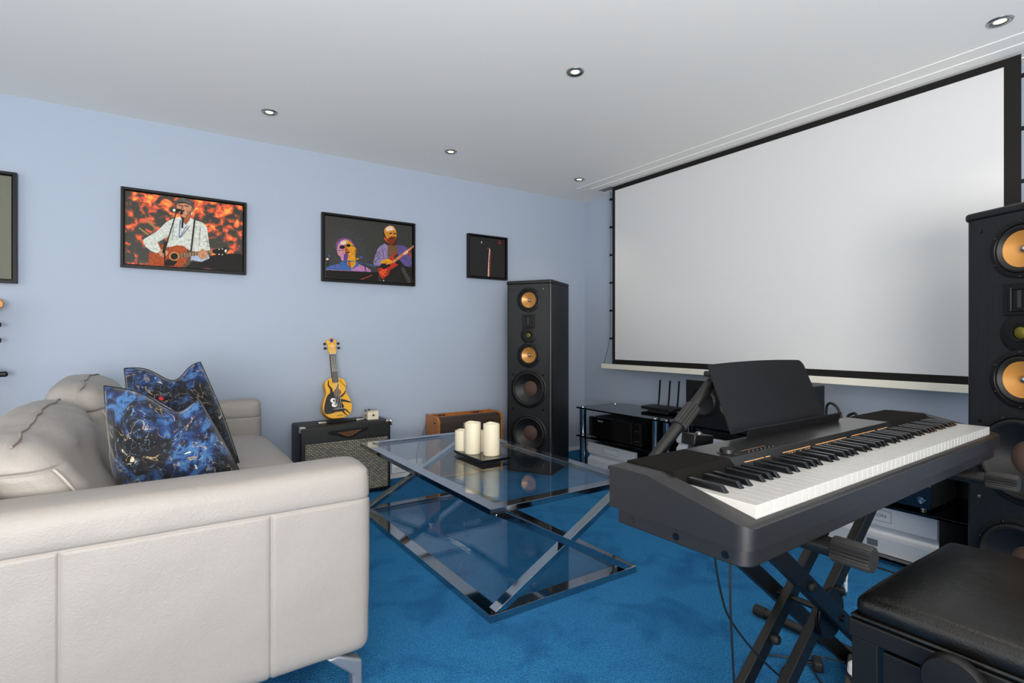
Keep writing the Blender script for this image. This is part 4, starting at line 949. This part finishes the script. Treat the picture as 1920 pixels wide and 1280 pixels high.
# panel legends, knob and buttons
b = MB()
def facet(x0, x1, f, dz=.0006, hgt=.0012):
    y = .150+.020*f; z = .7455+.0195*f
    b.add([(x0, y-.0004, z+dz), (x1, y-.0004, z+dz), (x1, y+hgt, z+hgt+dz), (x0, y+hgt, z+hgt+dz)], [(0,1,2,3)])
for x0, x1 in ((.255,.325),(.332,.35),(.40,.52),(.545,.70),(.73,.87),(.885,.95)): facet(x0, x1, .42)
for i in range(9): facet(.405+i*.0125, .412+i*.0125, .28)
for i in range(10): facet(.55+i*.0145, .553+i*.0145, .28)
for x0, x1, y in ((.262,.285,.225),(.30,.39,.192)): b.add([(x0,y,.7654),(x1,y,.7654),(x1,y+.0012,.7654),(x0,y+.0012,.7654)], [(0,1,2,3)])
b.build('panel_legend', M['legend'], t, fix=False)
o = MB().lathe([(.021,.0008),(.020,.0014),(.0,.0014)], 32, Matrix.Translation((.262,.200,.765))).build('dial_recess', M['gloss'], t, fix=False)
MB().lathe([(.0155,.0),(.0150,.0075),(.0135,.009),(.011,.0085),(0,.0085)], 36, Matrix.Translation((.262,.200,.7655)), flute=.0006).build('volume_dial', M['black'], t, fix=False)
for i in range(7): MB().cyl((.305+i*.0155, .180, .765), (.305+i*.0155, .180, .7682), .0042).build('panel_button', M['black'], t)
# keys
KW, KL0 = 1.2210/52, .014
bw = MB(); bw.box(.0007, KW-.0007, 0, .150, .722, .7445)
wk = bw.build('white_key', M['ivory'], t, bevel=.0008); wk.location = (.047, KL0+.0025, 0)
bb = MB(); y0, y1 = .068, .150
vs = [(-.0058,y0-.004,.7440),(.0058,y0-.004,.7440),(.0058,y1-.012,.7440),(-.0058,y1-.012,.7440),(-.0046,y0+.006,.7550),(.0046,y0+.006,.7550),(.0050,y1-.012,.7560),(-.0050,y1-.012,.7560)]
bb.add(vs, [(0,3,2,1),(4,5,6,7),(0,1,5,4),(1,2,6,5),(2,3,7,6),(3,0,4,7)])
bk = bb.build('black_key', M['ebony'], t, bevel=.0009, seg=3)
bpos = [i for i in range(51) if i % 7 in (0, 2, 3, 5, 6)]
for i in range(1, 52):
    c_ = wk.copy(); COL.objects.link(c_); c_.parent = t; c_.location = (.047+i*KW, KL0+.0025, 0)
offs = {0: 0, 2: -.002, 3: .002, 5: -.0025, 6: 0}
for n_, i in enumerate(bpos):
    c_ = bk if n_ == 0 else bk.copy()
    if n_: COL.objects.link(c_); c_.parent = t
    c_.location = (.047+(i+1)*KW+offs[i % 7], KL0, 0)
# music rest
t2 = thing('music_rest', 'black folded-sheet music rest slotted into the piano top', 'music rest', (.712, .445, 0), math.radians(1.6))
x0, x1 = .421, .889
th = .003; US = [0,.002,.006,.012,.02,.03,.05]+[.1*k for k in range(1,10)]+[.95,.965,.975,.985,.993,.998,1]; VS = [0,.1,.2,.3,.4,.5,.6,.7,.8,.87,.92,.96,1]; n = len(US)-1; vs = []; fs = []
for side_ in (0, 1):
    for i in range(n+1):
        for j in range(13):
            u = US[i]; v = VS[j]
            xx0 = x0+.004*v; xx1 = x1
            # rounded upper corners
            top = 1.0
            dxe = min(u, 1-u)*(x1-x0); rr = .006 if u < .5 else .024
            if dxe < rr: top = 1-(rr-math.sqrt(max(0, rr*rr-(rr-dxe)**2)))/.20
            vv = v*top
            bow = .006*(1-(2*u-1)**2)
            vs.append((xx0+(xx1-xx0)*u, .290+.066*vv+side_*th, .7725+.160*vv+.005*(1-(2*u-1)**2)*vv-side_*.001))
for s_ in (0, 1):
    o0 = s_*(n+1)*13
    for i in range(n):
        for j in range(12):
            q = [o0+i*13+j, o0+(i+1)*13+j, o0+(i+1)*13+j+1, o0+i*13+j+1]; fs.append(q if s_ == 0 else q[::-1])
m_ = (n+1)*13
for i in range(n): fs.append((i*13, m_+i*13, m_+(i+1)*13, (i+1)*13)); fs.append((i*13+12, (i+1)*13+12, m_+(i+1)*13+12, m_+i*13+12))
for j in range(12): fs.append((j, j+1, m_+j+1, m_+j)); a = n*13; fs.append((a+j, m_+a+j, m_+a+j+1, a+j+1))
MB().add(vs, fs).build('rest_plate', M['black'], t2, smooth=30)
MB().prism([(.2900,.7720),(.2910,.7750),(.2510,.7900),(.2500,.7875)], x0+.002, x1+.010, 'x').build('page_ledge', M['black'], t2)
MB().prism([(.2500,.7875),(.2530,.7880),(.2590,.7655),(.2560,.7655)], x0+.008, x1+.002, 'x').build('slot_foot', M['black'], t2)

# ------------------------------------------------------------------ keyboard stand
t = thing('keyboard_stand', 'black double-braced X keyboard stand with ribbed rubber grips', 'keyboard stand', (1.375, .70, 0))
cx = 1.375; cy = .70
def bar_leg(y, s_, z0, z1, name):
    x0 = s_*(z0-.325)/.78; x1 = s_*(z1-.325)/.78
    b = MB(); b.bar((x0, y-cy, z0), (x1, y-cy, z1), .040, .022, (0,0,1)); return b.build(name, M['blackm'], t, bevel=.003)
bar_leg(.665, 1, .016, .625, 'leg'); bar_leg(.748, 1, .016, .625, 'leg')
bar_leg(.628, -1, .016, .625, 'leg'); bar_leg(.785, -1, .016, .625, 'leg')
for y, s_ in ((.628, -1), (.785, -1)): pass
# locking discs at the pivot
for y0, y1 in ((.640,.646), (.6475,.6535)):
    b = MB(); b.cyl((0, y0-cy, .325), (0, y1-cy, .325), .060, 48); b.build('locking_disc', M['black'], t, bevel=.002)
MB().cyl((0, .61-cy, .325), (0, .80-cy, .325), .008).build('pivot_bolt', M['blackm'], t)
for x, z, ya, yb in ((-.145,.438,.612,.628),(.085,.259,.600,.617),(-.095,.251,.725,.737),(.05,.365,.640,.655)):
    b = MB(); b.soft((x, (ya+yb)/2-cy, z), (.012, .014, .012), .010); b.build('rubber_knob', M['rubber'], t)
for s_ in (-1, 1):
    x = s_*.40
    b = MB(); b.cyl((x, .395-cy, .636), (x, .83-cy, .636), .0165, 24); b.build('support_arm', M['blackm'], t)
    b = MB(); Mx = Matrix.Translation((x, .475-cy, .636)) @ Matrix.Rotation(PI/2, 4, 'X')
    b.lathe([(.017,.022),(.0215,.024),(.0218,.028),(.0218,.080),(.0205,.085),(0,.085)], 44, Mx, flute=.0028); b.build('rubber_grip', M['rubber'], t, fix=False)
    x = s_*.425
    b = MB(); b.cyl((x, .34-cy, .020), (x, 1.09-cy, .020), .0165, 24); b.build('foot_bar', M['blackm'], t)
    for ya, yb in ((.33,.37), (1.06,1.10)):
        MB().cyl((x, ya-cy, .020), (x, yb-cy, .020), .0195, 32, flute=.001).build('foot_cap', M['rubber'], t)
# upper tier pole rising behind the piano
d = Vector((1, 0, .78)).normalized(); p0 = Vector((.88-cx, .835-cy, .66)); pg = Vector((1.0726-cx, .835-cy, .808)); pe = Vector((1.188-cx, .835-cy, .898))
b = MB(); b.cyl(p0, pe, .0140, 28); b.build('tier_pole', M['blackm'], t)
b = MB(); b.cyl(pg-d*.036, pg+d*.034, .0190, 36, flute=.0018); b.build('ribbed_collar', M['rubber'], t)
MB().soft(tuple(pe+Vector((-.030, .0, .010))), (.007, .010, .007), .005).build('rubber_knob', M['rubber'], t)
o = MB(); o.M = Matrix.Translation((1.092-cx, .815-cy, .752)) @ Matrix.Rotation(math.radians(8), 4, 'Y'); o.box(-.036, .036, -.018, .022, -.012, .014); br = o.build('clamp_bracket', M['blackm'], t, bevel=.003)
MB().lathe([(0,.005),(.005,.005),(.0085,.002),(.0085,0)], 20, Matrix.Translation((1.090-cx, .812-cy, .767))).build('bolt', M['steel'], br, fix=False)
MB().bar((1.115-cx, .835-cy, .740), (1.04-cx, .835-cy, .60), .034, .020, (0,0,1)).build('tier_link', M['blackm'], t, bevel=.003)
MB().bar((1.04-cx, .835-cy, .60), (.985-cx, .835-cy, .545), .03, .018, (0,0,1)).build('tier_link', M['blackm'], t, bevel=.003)
MB().cyl((.985-cx, .775-cy, .552), (.985-cx, .845-cy, .552), .010).build('tier_bolt', M['steel'], t)
MB().cyl((.885-cx, .80-cy, .655), (.955-cx, .80-cy, .636), .012).build('tier_stub', M['blackm'], t)
MB().soft((.884-cx, .815-cy, .660), (.022, .028, .022), .012).build('tier_joint', M['blackm'], t)

# ------------------------------------------------------------------ piano bench
t = thing('piano_bench', 'black padded piano bench with round height knobs', 'bench', (1.0, .11, 0))
bx, by = .45, .33
def dc(p, n):
    q = p.copy(); u, v = p.x/(bx/2), p.y/(by/2)
    if n.z > .2: q.z += .016*(1-abs(u)**3)*(1-abs(v)**3)+.0015*noise.noise(Vector((p.x*9, p.y*9, 2)))
    return q
b = MB(); b.soft((bx/2, by/2, .536), (bx/2-.006, by/2-.006, .021), .018, dc, step=.03); b.build('cushion', M['bench_leather'], t, smooth=60)
b = MB()
ring = [(.006,.006,.520),(bx-.006,.006,.520),(bx-.006,by-.006,.520),(.006,by-.006,.520),(.006,.006,.520)]
for i in range(4): b.cyl(ring[i], ring[i+1], .004, 10)
b.build('piping', M['bench_leather'], t)
b = MB(); b.box(0, bx, 0, by, .484, .515); b.build('seat_frame', M['black'], t, bevel=.003)
b = MB()
for q in ((.006,.024,.05,by-.05),(bx-.024,bx-.006,.05,by-.05)): b.box(q[0], q[1], q[2], q[3], .385, .477)
for q in ((.05,bx-.05,.006,.024),(.05,bx-.05,by-.024,by-.006)): b.box(q[0], q[1], q[2], q[3], .385, .477)
b.build('apron', M['black'], t, bevel=.002)
for x in (.004, bx-.044):
    for y in (.004, by-.044): MB().box(x, x+.040, y, y+.040, 0, .484).build('leg', M['black'], t, bevel=.002)
for x, s_ in ((0, -1), (bx, 1)):
    b = MB(); Mx = Matrix.Translation((x+s_*.006, .176, .490)) @ Matrix.Rotation(s_*PI/2, 4, 'Y')
    b.lathe([(.010,-.02),(.010,.002),(.037,.003),(.040,.008),(.040,.022),(.037,.027),(0,.0285)], 48, Mx); b.build('height_knob', M['black'], t, fix=False)

# ------------------------------------------------------------------ power strip, adapters and leads on the carpet
rz = math.atan2(.07, .19)
t = thing('power_strip', 'black power strip lying on the carpet behind the bench leg', 'power strip', (1.655, .735, 0), rz)
MB().box(-.21, .105, -.055, .0, 0, .040).build('case', mat('dark_grey_plastic', '#3A3836', .5), t, bevel=.004)
for x in (-.14, -.09, -.04): MB().cyl((x, -.028, .040), (x, -.028, .0405), .016).build('socket_ring', M['black'], t)
t = thing('power_adapter', 'black power adapter plugged in at the end of the strip', 'adapter', (1.725, .735, .0405), rz)
MB().box(-.035, .035, -.045, .005, 0, .055).build('case', M['black'], t, bevel=.005)
MB().box(-.034, .034, -.046, -.044, .01, .045).build('rating_plate', M['greyp'], t)
t = thing('plug_adapter', 'rounded white plug with chrome rim beside the black adapter', 'plug', (1.655, .702, .0405), rz)
MB().lathe([(.0,.040),(.016,.038),(.024,.030),(.026,.012),(.026,.006)], 32).build('plug_body', M['white'], t, fix=False)
MB().lathe([(.0262,.008),(.029,.006),(.029,.0),(0,0)], 32).build('rim', M['chrome'], t, fix=False)
t = thing('cable_plug', 'black angled plug lying among loose leads', 'plug', (1.66, .815, 0), .6)
MB().soft((0, 0, .016), (.024, .013, .015), .006).build('plug_body', M['rubber'], t)
for y in (-.006, .006): MB().cyl((.022, y, .018), (.040, y, .020), .0022).build('pin', M['chrome'], t)
def wire(name, pts, r, label, m='cable'):
    return tag(MB().tube(pts, r, 8).build(name, M[m]), label, 'cable')
wire('piano_lead', [(.90,.60,.655),(.903,.602,.50),(.93,.615,.38),(.975,.64,.24),(1.03,.69,.12),(1.12,.75,.03),(1.25,.80,.006),(1.38,.84,.005),(1.46,.80,.005)], .0022, 'thin black lead hanging from the near end of the piano')
wire('piano_lead', [(1.00,.70,.66),(1.005,.71,.55),(1.04,.715,.43),(1.09,.72,.35),(1.19,.71,.24),(1.32,.70,.13),(1.44,.69,.05),(1.53,.66,.008),(1.62,.62,.006)], .0024, 'thin black lead crossing behind the stand legs')
wire('adapter_lead', [(1.675,.81,.016),(1.62,.87,.006),(1.54,.86,.005),(1.47,.78,.005),(1.50,.70,.005),(1.58,.66,.006)], .003, 'black lead curling from the loose plug')
wire('adapter_lead', [(1.745,.74,.09),(1.76,.80,.115),(1.745,.86,.075),(1.70,.885,.02),(1.62,.80,.006),(1.55,.72,.005),(1.50,.64,.005)], .0028, 'black lead arching from the black adapter')
wire('adapter_lead', [(1.73,.77,.02),(1.71,.83,.012),(1.67,.85,.006),(1.60,.93,.005),(1.50,.95,.005),(1.42,.86,.005),(1.40,.74,.005),(1.46,.62,.005)], .0026, 'black lead looping widest across the carpet')
wire('floor_cable', [(2.60,1.62,.004),(2.57,1.42,.004),(2.585,1.2,.004),(2.60,1.0,.004),(2.58,.82,.004),(2.52,.62,.004)], .004, 'black lead along the carpet in front of the racks')
t = thing('charging_cable', 'short white charging cable hanging below the piano', 'cable', (1.575, .70, 0))
MB().tube([(.0,-.01,.655),(.02,-.01,.60),(.035,-.01,.50),(.030,-.005,.42),(.016,0,.36),(.008,0,.325)], .0022).build('lead', M['white'], t)
MB().soft((.004, 0, .313), (.006, .003, .014), .003).build('connector', M['white'], t)
MB().box(.0, .007, -.001, .001, .288, .300).build('plug_tip', M['steel'], t)
